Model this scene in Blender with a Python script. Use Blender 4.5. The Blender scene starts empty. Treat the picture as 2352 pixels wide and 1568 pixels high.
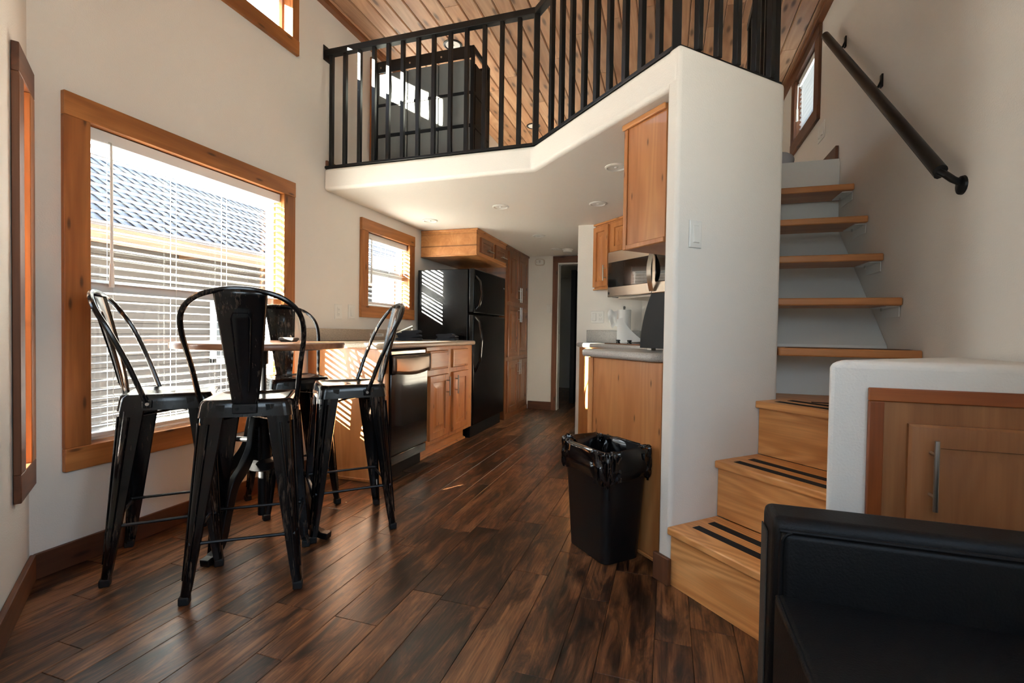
import bpy, bmesh, math, random
from mathutils import Vector, Matrix
random.seed(7)
SC = bpy.context.scene
COL = SC.collection
PI = math.pi
R45 = math.radians(45)

# ------------------------------------------------------------------ camera
cd = bpy.data.cameras.new('camera')
cam = bpy.data.objects.new('camera', cd)
COL.objects.link(cam)
cd.sensor_width = 36.0
cd.lens = 36.0 * 1098.39 / 2352.0
cd.clip_start = 0.05
cd.clip_end = 200
yaw, pit, rol = 0.3148, -0.02, 0.0147
Fh = Vector((-math.sin(yaw), math.cos(yaw), 0)); Rh = Vector((math.cos(yaw), math.sin(yaw), 0)); Uh = Vector((0, 0, 1))
F2 = Fh * math.cos(pit) + Uh * math.sin(pit); U2 = Uh * math.cos(pit) - Fh * math.sin(pit)
R3 = Rh * math.cos(rol) + U2 * math.sin(rol); U3 = U2 * math.cos(rol) - Rh * math.sin(rol)
mw = Matrix.Identity(4)
for i in range(3):
    mw[i][0] = R3[i]; mw[i][1] = U3[i]; mw[i][2] = -F2[i]
mw.translation = Vector((2.2752, 0.0, 0.97))
cam.matrix_world = mw
SC.camera = cam

# ------------------------------------------------------------------ world, sun, exposure
SC.view_settings.view_transform = 'Standard'
SC.view_settings.look = 'None'
SC.view_settings.gamma = 1.0
SC.view_settings.use_curve_mapping = False
SC.view_settings.exposure = 0.85
WORLD_STRENGTH = 6.0
SUN_STRENGTH = 130.0
w = bpy.data.worlds.new('sky'); SC.world = w; w.use_nodes = True
nt = w.node_tree; nt.nodes.clear()
tc = nt.nodes.new('ShaderNodeTexCoord'); sx = nt.nodes.new('ShaderNodeSeparateXYZ')
rp = nt.nodes.new('ShaderNodeValToRGB'); bg = nt.nodes.new('ShaderNodeBackground'); wo = nt.nodes.new('ShaderNodeOutputWorld')
nt.links.new(tc.outputs['Generated'], sx.inputs[0]); nt.links.new(sx.outputs[2], rp.inputs[0])
rp.color_ramp.elements[0].position = 0.0; rp.color_ramp.elements[0].color = (0.82, 0.87, 0.90, 1)
rp.color_ramp.elements[1].position = 0.6; rp.color_ramp.elements[1].color = (0.50, 0.66, 0.92, 1)
nt.links.new(rp.outputs[0], bg.inputs[0]); bg.inputs[1].default_value = WORLD_STRENGTH
nt.links.new(bg.outputs[0], wo.inputs[0])
sl = bpy.data.lights.new('sun', 'SUN'); so = bpy.data.objects.new('sun', sl); COL.objects.link(so)
sl.energy = SUN_STRENGTH; sl.angle = math.radians(0.55); sl.color = (1.0, 0.89, 0.76)
SUN = Vector((1.0, 1.84, -0.55)).normalized()
so.rotation_euler = SUN.to_track_quat('-Z', 'Y').to_euler()
so.location = (-6, -10, 6)

def portal(loc, rot, sx_, sy_):
    l = bpy.data.lights.new('daylight_portal', 'AREA'); l.shape = 'RECTANGLE'; l.size = sx_; l.size_y = sy_
    l.cycles.is_portal = True
    o = bpy.data.objects.new('daylight_portal', l); COL.objects.link(o)
    o.location = loc; o.rotation_euler = rot
portal((-0.13, 1.86, 1.14), (0, -PI/2, 0), 1.35, 1.1)
portal((-0.13, 1.86, 2.92), (0, -PI/2, 0), 0.3, 1.15)
portal((-0.13, 3.56, 1.45), (0, -PI/2, 0), 0.62, 0.66)
portal((2.185, -1.33, 1.75), (PI/2, 0, 0), 1.15, 1.10)
portal((3.40, 0.125, 1.70), (0, PI/2, 0), .96, 1.45)

# ------------------------------------------------------------------ helpers: meshes
def rot2(x, y, a):
    return (x*math.cos(a) - y*math.sin(a), x*math.sin(a) + y*math.cos(a))

class MB:
    def __init__(s):
        s.v = []; s.f = []
    def add(s, vs, fs, m=None):
        b = len(s.v)
        for p in vs:
            p = Vector(p)
            s.v.append(m @ p if m else p)
        for f in fs:
            s.f.append([b + i for i in f])
        return s
    def box(s, x0, x1, y0, y1, z0, z1, m=None):
        if x0 > x1: x0, x1 = x1, x0
        if y0 > y1: y0, y1 = y1, y0
        if z0 > z1: z0, z1 = z1, z0
        vs = [(x0,y0,z0),(x1,y0,z0),(x1,y1,z0),(x0,y1,z0),(x0,y0,z1),(x1,y0,z1),(x1,y1,z1),(x0,y1,z1)]
        return s.add(vs, [(0,3,2,1),(4,5,6,7),(0,1,5,4),(1,2,6,5),(2,3,7,6),(3,0,4,7)], m)
    def prism(s, poly, z0, z1, m=None):
        a = sum(poly[i][0]*poly[(i+1) % len(poly)][1] - poly[(i+1) % len(poly)][0]*poly[i][1] for i in range(len(poly)))
        if a < 0: poly = poly[::-1]
        n = len(poly)
        vs = [(x, y, z0) for x, y in poly] + [(x, y, z1) for x, y in poly]
        fs = [tuple(range(n-1, -1, -1)), tuple(range(n, 2*n))]
        for i in range(n):
            j = (i+1) % n
            fs.append((i, j, n+j, n+i))
        return s.add(vs, fs, m)
    def tube(s, pts, r, seg=8, closed=False, caps=True, flat=1.0):
        P = [Vector(p) for p in pts]; n = len(P)
        rs = r if isinstance(r, (list, tuple)) else [r]*n
        T = []
        for i in range(n):
            if closed: t = P[(i+1) % n] - P[i-1]
            else: t = P[min(i+1, n-1)] - P[max(i-1, 0)]
            T.append(t.normalized())
        up = Vector((0, 0, 1)) if abs(T[0].z) < 0.9 else Vector((1, 0, 0))
        N = (up - T[0]*up.dot(T[0])).normalized()
        vs = []
        for i in range(n):
            if i:
                N = (N - T[i]*N.dot(T[i]))
                if N.length < 1e-6: N = T[i].orthogonal()
                N.normalize()
            B = T[i].cross(N)
            for k in range(seg):
                a = 2*PI*k/seg
                vs.append(P[i] + (N*math.cos(a)*flat + B*math.sin(a))*rs[i])
        fs = []
        for i in range(n if closed else n-1):
            j = (i+1) % n
            for k in range(seg):
                l = (k+1) % seg
                fs.append((i*seg+k, i*seg+l, j*seg+l, j*seg+k))
        if caps and not closed:
            fs.append(tuple(range(seg-1, -1, -1))); fs.append(tuple((n-1)*seg+k for k in range(seg)))
        return s.add(vs, fs)
    def lathe(s, prof, seg=24, m=None):
        vs = []; fs = []
        n = len(prof)
        for (r, z) in prof:
            for k in range(seg):
                a = 2*PI*k/seg
                vs.append((r*math.cos(a), r*math.sin(a), z))
        for i in range(n-1):
            for k in range(seg):
                l = (k+1) % seg
                fs.append((i*seg+k, i*seg+l, (i+1)*seg+l, (i+1)*seg+k))
        if prof[0][0] > 1e-5: fs.append(tuple(range(seg-1, -1, -1)))
        if prof[-1][0] > 1e-5: fs.append(tuple((n-1)*seg+k for k in range(seg)))
        return s.add(vs, fs, m)
    def rings(s, x0, x1, z0, z1, prof, m=None, back=True):
        """panel in the xz plane facing -y; prof = [(inset, y), ...] from the back edge to the centre"""
        vs = []
        for (i, y) in prof:
            vs += [(x0+i, y, z0+i), (x1-i, y, z0+i), (x1-i, y, z1-i), (x0+i, y, z1-i)]
        fs = []
        n = len(prof)
        for k in range(n-1):
            for j in range(4):
                l = (j+1) % 4
                fs.append((k*4+j, k*4+l, (k+1)*4+l, (k+1)*4+j))
        fs.append(tuple((n-1)*4+j for j in range(4)))
        if back: fs.append((3, 2, 1, 0))
        return s.add(vs, fs, m)
    def grid(s, fn, nu, nv, m=None, closeu=False):
        vs = [fn(i/(nu if closeu else nu-1), j/(nv-1)) for j in range(nv) for i in range(nu)]
        fs = []
        for j in range(nv-1):
            for i in range(nu if closeu else nu-1):
                k = (i+1) % nu
                fs.append((j*nu+i, j*nu+k, (j+1)*nu+k, (j+1)*nu+i))
        return s.add(vs, fs, m)
    def mesh(s, name):
        me = bpy.data.meshes.new(name)
        me.from_pydata([tuple(p) for p in s.v], [], s.f)
        me.validate(); me.update()
        return me
    def build(s, name, mat, parent=None, bevel=0, seg=2, smooth=35, sub=0):
        me = s.mesh(name)
        if mat: me.materials.append(mat)
        o = bpy.data.objects.new(name, me); COL.objects.link(o)
        if parent: o.parent = parent
        if smooth:
            me.polygons.foreach_set('use_smooth', [True]*len(me.polygons))
            me.set_sharp_from_angle(angle=math.radians(smooth))
        if bevel:
            b = o.modifiers.new('bevel', 'BEVEL'); b.width = bevel; b.segments = seg; b.limit_method = 'ANGLE'; b.angle_limit = math.radians(40)
            b.harden_normals = False
        if sub:
            q = o.modifiers.new('sub', 'SUBSURF'); q.levels = sub; q.render_levels = sub
        return o

def tag(o, label, cat, group=None):
    o['label'] = label; o['category'] = cat
    if group: o['group'] = group
    return o
def thing(name, label, cat, loc=(0,0,0), rotz=0, group=None):
    o = bpy.data.objects.new(name, None); COL.objects.link(o)
    o.empty_display_size = 0.1
    o.location = loc; o.rotation_euler = (0, 0, rotz)
    return tag(o, label, cat, group)
def setting(name, loc=(0,0,0), rotz=0):
    o = bpy.data.objects.new(name, None); COL.objects.link(o)
    o.location = loc; o.rotation_euler = (0, 0, rotz); o['kind'] = 'structure'
    return o
def struct(mb, name, mat, **k):
    o = mb.build(name, mat, **k); o['kind'] = 'structure'; return o
def dup(root, loc, rotz, label, group=None):
    r = root.copy(); COL.objects.link(r); r.location = loc; r.rotation_euler = (0, 0, rotz)
    r['label'] = label
    if group: r['group'] = group
    for ch in list(root.children):
        c = ch.copy(); COL.objects.link(c); c.parent = r
        for g in list(ch.children):
            d = g.copy(); COL.objects.link(d); d.parent = c
    return r
def inst(src, parent, loc=(0,0,0), rotz=0):
    c = src.copy(); COL.objects.link(c); c.parent = parent; c.location = loc; c.rotation_euler = (0, 0, rotz); return c

# ------------------------------------------------------------------ helpers: materials
def srgb(r, g, b):
    f = lambda c: (c/255/12.92 if c/255 <= 0.04045 else ((c/255+0.055)/1.055)**2.4)
    return (f(r), f(g), f(b), 1)
class NT:
    def __init__(s, name):
        s.m = bpy.data.materials.new(name); s.m.use_nodes = True
        s.t = s.m.node_tree; s.b = s.t.nodes['Principled BSDF']
    def n(s, typ, **k):
        x = s.t.nodes.new(typ)
        for a, v in k.items(): setattr(x, a, v)
        return x
    def l(s, a, b): s.t.links.new(a, b)
    def ramp(s, src, stops, interp='LINEAR'):
        r = s.n('ShaderNodeValToRGB'); e = r.color_ramp.elements; r.color_ramp.interpolation = interp
        e[0].position = stops[0][0]; e[0].color = stops[0][1]
        e[1].position = stops[-1][0]; e[1].color = stops[-1][1]
        for p, c in stops[1:-1]:
            q = e.new(p); q.color = c
        s.l(src, r.inputs[0]); return r.outputs[0]
    def mix(s, fac, a, b, mode='MIX'):
        x = s.n('ShaderNodeMix', data_type='RGBA', blend_type=mode)
        for sock, v in ((x.inputs[0], fac), (x.inputs[6], a), (x.inputs[7], b)):
            if hasattr(v, 'links'): s.l(v, sock)
            else: sock.default_value = v
        return x.outputs[2]
    def math(s, op, a, b=0.0):
        x = s.n('ShaderNodeMath', operation=op)
        for sock, v in ((x.inputs[0], a), (x.inputs[1], b)):
            if hasattr(v, 'links'): s.l(v, sock)
            else: sock.default_value = v
        return x.outputs[0]
    def coords(s, scale, rand=True, kind='Object'):
        t = s.n('ShaderNodeTexCoord'); src = t.outputs[kind]
        if rand:
            oi = s.n('ShaderNodeObjectInfo'); c = s.n('ShaderNodeCombineXYZ')
            m1 = s.math('MULTIPLY', oi.outputs['Random'], 31.7); m2 = s.math('MULTIPLY', oi.outputs['Random'], 17.3)
            s.l(m1, c.inputs[0]); s.l(m2, c.inputs[1]); s.l(m1, c.inputs[2])
            v = s.n('ShaderNodeVectorMath', operation='ADD'); s.l(src, v.inputs[0]); s.l(c.outputs[0], v.inputs[1]); src = v.outputs[0]
        mp = s.n('ShaderNodeMapping'); mp.inputs['Scale'].default_value = scale; s.l(src, mp.inputs[0])
        return mp.outputs[0]
    def noise(s, vec, scale=1.0, detail=3, rough=0.5, dist=0.0):
        x = s.n('ShaderNodeTexNoise'); x.inputs['Scale'].default_value = scale; x.inputs['Detail'].default_value = detail
        x.inputs['Roughness'].default_value = rough; x.inputs['Distortion'].default_value = dist
        s.l(vec, x.inputs['Vector']); return x.outputs['Fac']
    def bump(s, h, strength=0.1, dist=0.01):
        x = s.n('ShaderNodeBump'); x.inputs['Strength'].default_value = strength; x.inputs['Distance'].default_value = dist
        s.l(h, x.inputs['Height']); s.l(x.outputs[0], s.b.inputs['Normal'])
    def col(s, c):
        if hasattr(c, 'links'): s.l(c, s.b.inputs['Base Color'])
        else: s.b.inputs['Base Color'].default_value = c
    def set(s, **k):
        for a, v in k.items(): s.b.inputs[a.replace('_', ' ')].default_value = v
        return s

def plain(name, c, rough=0.5, metal=0.0, bump=None, coat=0.0, spec=0.5, var=0.0):
    n = NT(name); n.set(Roughness=rough, Metallic=metal)
    n.b.inputs['Specular IOR Level'].default_value = spec
    n.b.inputs['Coat Weight'].default_value = coat
    col = c
    if var or bump:
        v = n.coords((1, 1, 1), rand=False)
    if var:
        f = n.noise(v, 3.0, 4)
        d = tuple(x*(1-var) for x in c[:3]) + (1,)
        n.col(n.mix(f, d, c))
    else: n.col(c)
    if bump: n.bump(n.noise(v, bump[0], 3), bump[1], bump[2])
    return n.m

def wood(name, dark, mid, light, axis='z', rough=0.45, knots=0.0, ring=14.0, fiber=0.25, tone=0.25, coat=0.0, bump=0.05, cath=0.0):
    n = NT(name); n.set(Roughness=rough); n.b.inputs['Coat Weight'].default_value = coat
    sc = {'x': (1.1, 9, 9), 'y': (9, 1.1, 9), 'z': (9, 9, 1.1)}[axis]
    fs = {'x': (5, 160, 160), 'y': (160, 5, 160), 'z': (160, 160, 5)}[axis]
    ks = {'x': (2.6, .02, 10), 'y': (9, 2.6, .02), 'z': (10, .02, 2.6)}[axis]
    v = n.coords(sc)
    big = n.noise(v, 0.8, 3, 0.55, 0.6)
    base = n.ramp(big, [(0.25, dark), (0.5, mid), (0.75, light)])
    rg = n.noise(v, 0.55, 2, 0.5, 0.2)
    rr = n.math('SINE', n.math('MULTIPLY', rg, ring*6.0))
    rr = n.math('MULTIPLY_ADD', rr, 0.5); rr.node.inputs[2].default_value = 0.5
    col = n.mix(n.math('MULTIPLY', rr, 0.30 + cath), base, dark)
    fb = n.noise(n.coords(fs), 1.0, 2, 0.6)
    fr = n.ramp(fb, [(0.30, (0.55, 0.55, 0.55, 1)), (0.62, (1, 1, 1, 1))])
    col = n.mix(fiber, col, n.mix(1.0, col, fr, 'MULTIPLY'))
    if knots:
        vo = n.n('ShaderNodeTexVoronoi'); vo.voronoi_dimensions = '2D'; vo.feature = 'F1'; vo.inputs['Scale'].default_value = 1.0; vo.inputs['Randomness'].default_value = 1.0
        kv = n.coords(ks); sp_ = n.n('ShaderNodeSeparateXYZ'); cm = n.n('ShaderNodeCombineXYZ'); n.l(kv, sp_.inputs[0])
        n.l(sp_.outputs[0], cm.inputs[0]); n.l(sp_.outputs[1 if axis == 'y' else 2], cm.inputs[1]); n.l(cm.outputs[0], vo.inputs['Vector'])
        kf = n.ramp(vo.outputs['Distance'], [(0.0, (1, 1, 1, 1)), (0.06*knots, (0.85, 0.85, 0.85, 1)), (0.13*knots, (0.10, 0.10, 0.10, 1)), (0.24*knots, (0, 0, 0, 1))])
        kd = tuple(c*0.22 for c in dark[:3]) + (1,)
        col = n.mix(n.math('MULTIPLY', kf, 0.85), col, kd)
    oi = n.n('ShaderNodeObjectInfo')
    tn = n.ramp(oi.outputs['Random'], [(0, (1-tone, 1-tone, 1-tone, 1)), (1, (1, 1, 1, 1))])
    col = n.mix(1.0, col, tn, 'MULTIPLY')
    n.col(col)
    n.bump(fb, bump, 0.002)
    return n.m

def glass_mat(name, tint=(0.94, 0.97, 0.96, 1)):
    n = NT(name); t = n.t; t.nodes.remove(n.b)
    out = t.nodes['Material Output']
    tr = n.n('ShaderNodeBsdfTransparent'); tr.inputs[0].default_value = tint
    gl = n.n('ShaderNodeBsdfGlossy'); gl.inputs['Roughness'].default_value = 0.02
    lw = n.n('ShaderNodeLayerWeight'); lw.inputs[0].default_value = 0.5
    fr = n.math('MULTIPLY_ADD', n.math('POWER', lw.outputs['Facing'], 5.0), 0.9); fr.node.inputs[2].default_value = 0.035
    mx = n.n('ShaderNodeMixShader'); n.l(fr, mx.inputs[0]); n.l(tr.outputs[0], mx.inputs[1]); n.l(gl.outputs[0], mx.inputs[2])
    n.l(mx.outputs[0], out.inputs[0])
    return n.m

M = {}
M['wall'] = plain('wall_plaster', srgb(228, 223, 215), 0.75, bump=(160, 0.25, 0.004), spec=0.3)
M['wall_stair'] = plain('stair_white', srgb(216, 217, 214), 0.6, bump=(120, 0.1, 0.003), spec=0.3)
M['ceil'] = plain('ceiling_plaster', srgb(234, 229, 221), 0.7, bump=(200, 0.25, 0.004), spec=0.3)
M['trim'] = wood('trim_wood', srgb(128, 76, 36), srgb(176, 110, 56), srgb(200, 136, 76), 'z', 0.45, knots=.62, tone=0.15)
M['trim_x'] = wood('trim_wood_x', srgb(134, 80, 38), srgb(182, 116, 60), srgb(206, 142, 80), 'x', 0.45, knots=.62, tone=0.15)
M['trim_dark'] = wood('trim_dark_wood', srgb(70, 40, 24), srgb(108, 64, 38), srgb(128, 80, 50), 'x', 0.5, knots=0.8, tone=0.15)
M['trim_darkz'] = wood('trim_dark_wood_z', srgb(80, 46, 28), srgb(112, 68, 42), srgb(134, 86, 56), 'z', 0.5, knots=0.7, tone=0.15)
M['cab'] = wood('cabinet_wood', srgb(160, 96, 48), srgb(190, 124, 70), srgb(206, 146, 90), 'z', 0.38, knots=0.40, tone=0.10, fiber=0.15, coat=0.15)
M['cabx'] = wood('cabinet_wood_x', srgb(170, 104, 54), srgb(198, 134, 78), srgb(214, 154, 98), 'x', 0.38, knots=0.5, tone=0.10, fiber=0.15, coat=0.15)
M['cab_shade'] = wood('cabinet_wood_shaded', srgb(96, 54, 28), srgb(126, 76, 42), srgb(142, 90, 54), 'z', 0.38, knots=0.5, tone=0.10, fiber=0.2, coat=0.15)  # cabinet wood again, darkened to stand in for shade
M['door_wood'] = wood('knee_door_wood', srgb(130, 80, 44), srgb(158, 104, 62), srgb(172, 120, 76), 'z', 0.45, knots=0.0, tone=0.05, fiber=0.2)
M['door_frame'] = wood('knee_frame_wood', srgb(120, 58, 24), srgb(154, 82, 36), srgb(170, 98, 48), 'z', 0.4, knots=0.0, tone=0.05, fiber=0.3)
M['step'] = wood('oak_step', srgb(210, 138, 74), srgb(242, 174, 106), srgb(248, 190, 126), 'x', 0.42, knots=0.0, ring=18, tone=0.05, fiber=0.25, cath=0.40)
M['tread'] = wood('oak_tread', srgb(170, 106, 58), srgb(196, 132, 78), srgb(208, 148, 94), 'x', 0.42, knots=0.0, ring=10, tone=0.08, fiber=0.25)
M['pale'] = wood('sunlit_jamb_wood', srgb(206, 152, 100), srgb(228, 180, 130), srgb(236, 192, 144), 'z', 0.5, tone=.05)  # jamb wood lightened to stand in for sunlight in the bay recess
M['pine'] = wood('pine_ceiling', srgb(164, 114, 78), srgb(204, 156, 118), srgb(218, 176, 138), 'y', 0.55, knots=1.15, tone=0.28, fiber=0.2)
M['groove'] = plain('groove_dark', srgb(60, 34, 20), 0.8)
M['table'] = wood('table_wood', srgb(110, 66, 42), srgb(148, 98, 66), srgb(176, 124, 88), 'x', 0.3, knots=0.3, tone=0.0)
M['vinyl'] = plain('white_vinyl', srgb(235, 236, 236), 0.4)
M['slat'] = plain('blind_slat', srgb(232, 234, 233), 0.45)
M['black_metal'] = plain('rail_black', srgb(20, 21, 22), 0.38, 0.3)
M['chrome'] = plain('brushed_nickel', srgb(190, 188, 182), 0.28, 1.0)
M['steel'] = plain('stainless', srgb(196, 186, 174), 0.25, 1.0)
M['black_gloss'] = plain('black_gloss', srgb(9, 9, 10), 0.12, 0.0, coat=0.5)
M['fridge'] = plain('fridge_black', srgb(5, 5, 6), 0.2, 0.0, bump=(260, 0.22, 0.003), spec=0.28)
M['black'] = plain('matte_black', srgb(12, 12, 13), 0.5, spec=0.25)
M['rubber'] = plain('rubber', srgb(14, 14, 14), 0.7)
M['counter'] = plain('counter_speckle', srgb(178, 160, 140), 0.28)
M['counter_g'] = plain('counter_grey', srgb(170, 166, 160), 0.3)
M['white_plastic'] = plain('white_plastic', srgb(226, 224, 218), 0.4)
M['off_plastic'] = plain('cream_plastic', srgb(204, 192, 178), 0.45)
M['dark_slot'] = plain('dark_slot', srgb(60, 56, 52), 0.6)
M['paper'] = plain('paper_towel', srgb(244, 244, 242), 0.9, bump=(300, 0.3, 0.003))
M['towel'] = plain('navy_towel', srgb(40, 45, 54), 0.95, bump=(500, 0.6, 0.004))
M['pillow'] = plain('grey_pillow', srgb(170, 172, 178), 0.9)
M['leather'] = plain('black_leather', srgb(14, 13, 13), 0.5, bump=(220, 0.25, 0.003), spec=0.22)
M['leather_edge'] = plain('sofa_side_fabric', srgb(60, 55, 50), 0.85, bump=(400, 0.5, 0.003))
M['bag'] = plain('bin_bag', srgb(7, 7, 8), 0.16, 0.0, spec=0.8)
M['bin'] = plain('bin_plastic', srgb(10, 10, 11), 0.42)
M['fabric_grey'] = plain('drawer_fabric', srgb(104, 107, 105), 0.85, bump=(600, 0.3, 0.002))
M['lens'] = plain('lamp_lens', srgb(236, 236, 232), 0.5)
M['grip'] = plain('grip_tape', srgb(16, 16, 17), 0.85, bump=(900, 0.6, 0.002))
M['glass'] = glass_mat('window_glass')
M['screen'] = None
M['siding'] = wood('grey_siding', srgb(36, 31, 28), srgb(48, 42, 38), srgb(58, 51, 46), 'y', 0.8, knots=0.0, tone=0.2)
M['porch_wood'] = wood('porch_wood', srgb(74, 50, 31), srgb(92, 65, 43), srgb(104, 76, 52), 'y', 0.7, knots=0.4, tone=0.1)
M['roof'] = plain('metal_roof', srgb(56, 48, 47), 0.4, 0.3)
M['roof_rib'] = plain('metal_roof_rib', srgb(92, 86, 84), 0.4, 0.3)
M['ground'] = plain('gravel', srgb(205, 198, 188), 0.95, bump=(30, 0.5, 0.02), var=0.2)
M['foliage'] = plain('foliage', srgb(84, 92, 66), 0.9, var=0.4)

def speckle(m):
    t = m.node_tree; b = t.nodes['Principled BSDF']; c = tuple(b.inputs['Base Color'].default_value)
    tc = t.nodes.new('ShaderNodeTexCoord'); v = t.nodes.new('ShaderNodeTexNoise'); v.inputs['Scale'].default_value = 350; v.inputs['Detail'].default_value = 1
    t.links.new(tc.outputs['Object'], v.inputs['Vector'])
    r = t.nodes.new('ShaderNodeValToRGB'); e = r.color_ramp.elements
    e[0].position = 0.36; e[0].color = tuple(x*0.72 for x in c[:3])+(1,); e[1].position = 0.7; e[1].color = tuple(min(1, x*1.25) for x in c[:3])+(1,)
    q = e.new(0.5); q.color = c
    t.links.new(v.outputs['Fac'], r.inputs[0]); t.links.new(r.outputs[0], b.inputs['Base Color'])
speckle(M['counter']); speckle(M['counter_g'])

def floor_mat():
    n = NT('floor_vinyl_plank')
    v = n.coords((17, 3.6, 1)); big = n.noise(v, 1.0, 6, 0.68, 0.8)
    oi = n.n('ShaderNodeObjectInfo')
    sh = n.math('MULTIPLY', n.math('SUBTRACT', oi.outputs['Random'], 0.5), 0.12)
    f = n.math('ADD', big, sh)
    col = n.ramp(f, [(0.35, srgb(27, 18, 12)), (0.45, srgb(66, 41, 26)), (0.54, srgb(110, 71, 44)), (0.67, srgb(148, 103, 68))])
    fb = n.noise(n.coords((170, 4, 1)), 1.0, 3, 0.6)
    col = n.mix(0.9, col, n.mix(1.0, col, n.ramp(fb, [(0.34, (0.45, 0.42, 0.40, 1)), (0.60, (1.08, 1.05, 1.0, 1))]), 'MULTIPLY'))
    vo = n.n('ShaderNodeTexVoronoi'); vo.voronoi_dimensions = '2D'; n.l(n.coords((5.5, 1.6, .01)), vo.inputs['Vector']); vo.inputs['Scale'].default_value = 1
    kf = n.ramp(vo.outputs['Distance'], [(0, (1, 1, 1, 1)), (0.22, (0, 0, 0, 1))])
    col = n.mix(n.math('MULTIPLY', kf, 0.5), col, srgb(34, 22, 16))
    n.col(col)
    n.l(n.ramp(fb, [(0.2, (0.42,)*3+(1,)), (0.8, (0.27,)*3+(1,))]), n.b.inputs['Roughness'])
    n.bump(fb, 0.25, 0.0015)
    return n.m
M['floor'] = floor_mat()

def stool_mat():
    n = NT('distressed_black_metal')
    v = n.coords((95, 95, 9)); st = n.noise(v, 1.0, 4, 0.7)
    msk = n.noise(n.coords((7, 7, 5)), 1.0, 3, 0.6)
    a = n.ramp(n.math('MULTIPLY', st, msk), [(0.30, (0, 0, 0, 1)), (0.40, (1, 1, 1, 1))])
    fac = a
    n.col(n.mix(n.math('MULTIPLY', fac, 0.55), srgb(8, 8, 9), srgb(104, 86, 72)))
    n.set(Roughness=0.17); n.b.inputs['Specular IOR Level'].default_value = 0.45
    n.bump(n.noise(n.coords((90, 90, 60)), 1.0, 2), 0.06, 0.002)
    return n.m
M['stool'] = stool_mat()
M['cast'] = plain('cast_black', srgb(10, 10, 11), 0.38, 0.0, bump=(80, 0.2, 0.003), spec=0.3)

# ------------------------------------------------------------------ setting: floor
ZC, ZL, ZR = 1.925, 2.075, 3.20        # kitchen ceiling, loft floor, roof planks
XR, YB = 3.263, 5.84
def bay_y(x): return 1.14 - x*0.6984
fl = MB().box(-0.1, XR+0.1, -1.3, 8.4, -0.06, -0.006).build('floor', M['groove'], smooth=0); fl['kind'] = 'structure'
cols = [0, .12, .25, .353, .512, .628, .73, .82, .975, 1.125, 1.222, 1.387, 1.51, 1.697, 1.84, 1.986, 2.092, 2.254, 2.366, 2.50, 2.61, 2.78, 2.9, 3.02, 3.14, XR]
anchor = {1: 1.6, 2: 1.135, 4: .951, 7: 1.236, 8: 2.74, 9: 1.108, 10: 1.34, 11: 1.575, 12: 2.33, 13: 1.845, 14: 2.07, 15: 1.735, 17: 1.573, 18: 1.674}
for i in range(len(cols)-1):
    x0, x1 = cols[i], cols[i+1]
    y0 = -1.2 if x0 > 1.1 else bay_y(x1) - 0.02
    ylim = YB if (x1 > 2.3 or x0 < 0.2) else 8.3
    a = anchor.get(i, random.uniform(1, 2)); cuts = [a]
    q = a
    while q < ylim:
        q += random.choice([0.62, 0.78, 0.93, 1.2]); cuts.append(q)
    q = a
    while q > y0:
        q -= random.choice([0.62, 0.78, 0.93]); cuts.append(q)
    cuts = sorted(c for c in cuts if y0 + 0.15 < c < ylim - 0.15)
    cuts = [y0] + cuts + [ylim]
    for c0, c1 in zip(cuts[:-1], cuts[1:]):
        hx, hy = (x1-x0)/2 - 0.0006, (c1-c0)/2 - 0.0006
        m = MB(); t = 0.0012
        m.add([(-hx, -hy, -0.006), (hx, -hy, -0.006), (hx, hy, -0.006), (-hx, hy, -0.006),
               (-hx, -hy, -t), (hx, -hy, -t), (hx, hy, -t), (-hx, hy, -t),
               (-hx+t, -hy+t, 0), (hx-t, -hy+t, 0), (hx-t, hy-t, 0), (-hx+t, hy-t, 0)],
              [(0,3,2,1),(0,1,5,4),(1,2,6,5),(2,3,7,6),(3,0,4,7),(4,5,9,8),(5,6,10,9),(6,7,11,10),(7,4,8,11),(8,9,10,11)])
        o = m.build('floor_plank', M['floor'], fl, smooth=0)
        o.location = ((x0+x1)/2, (c0+c1)/2, 0)

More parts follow.
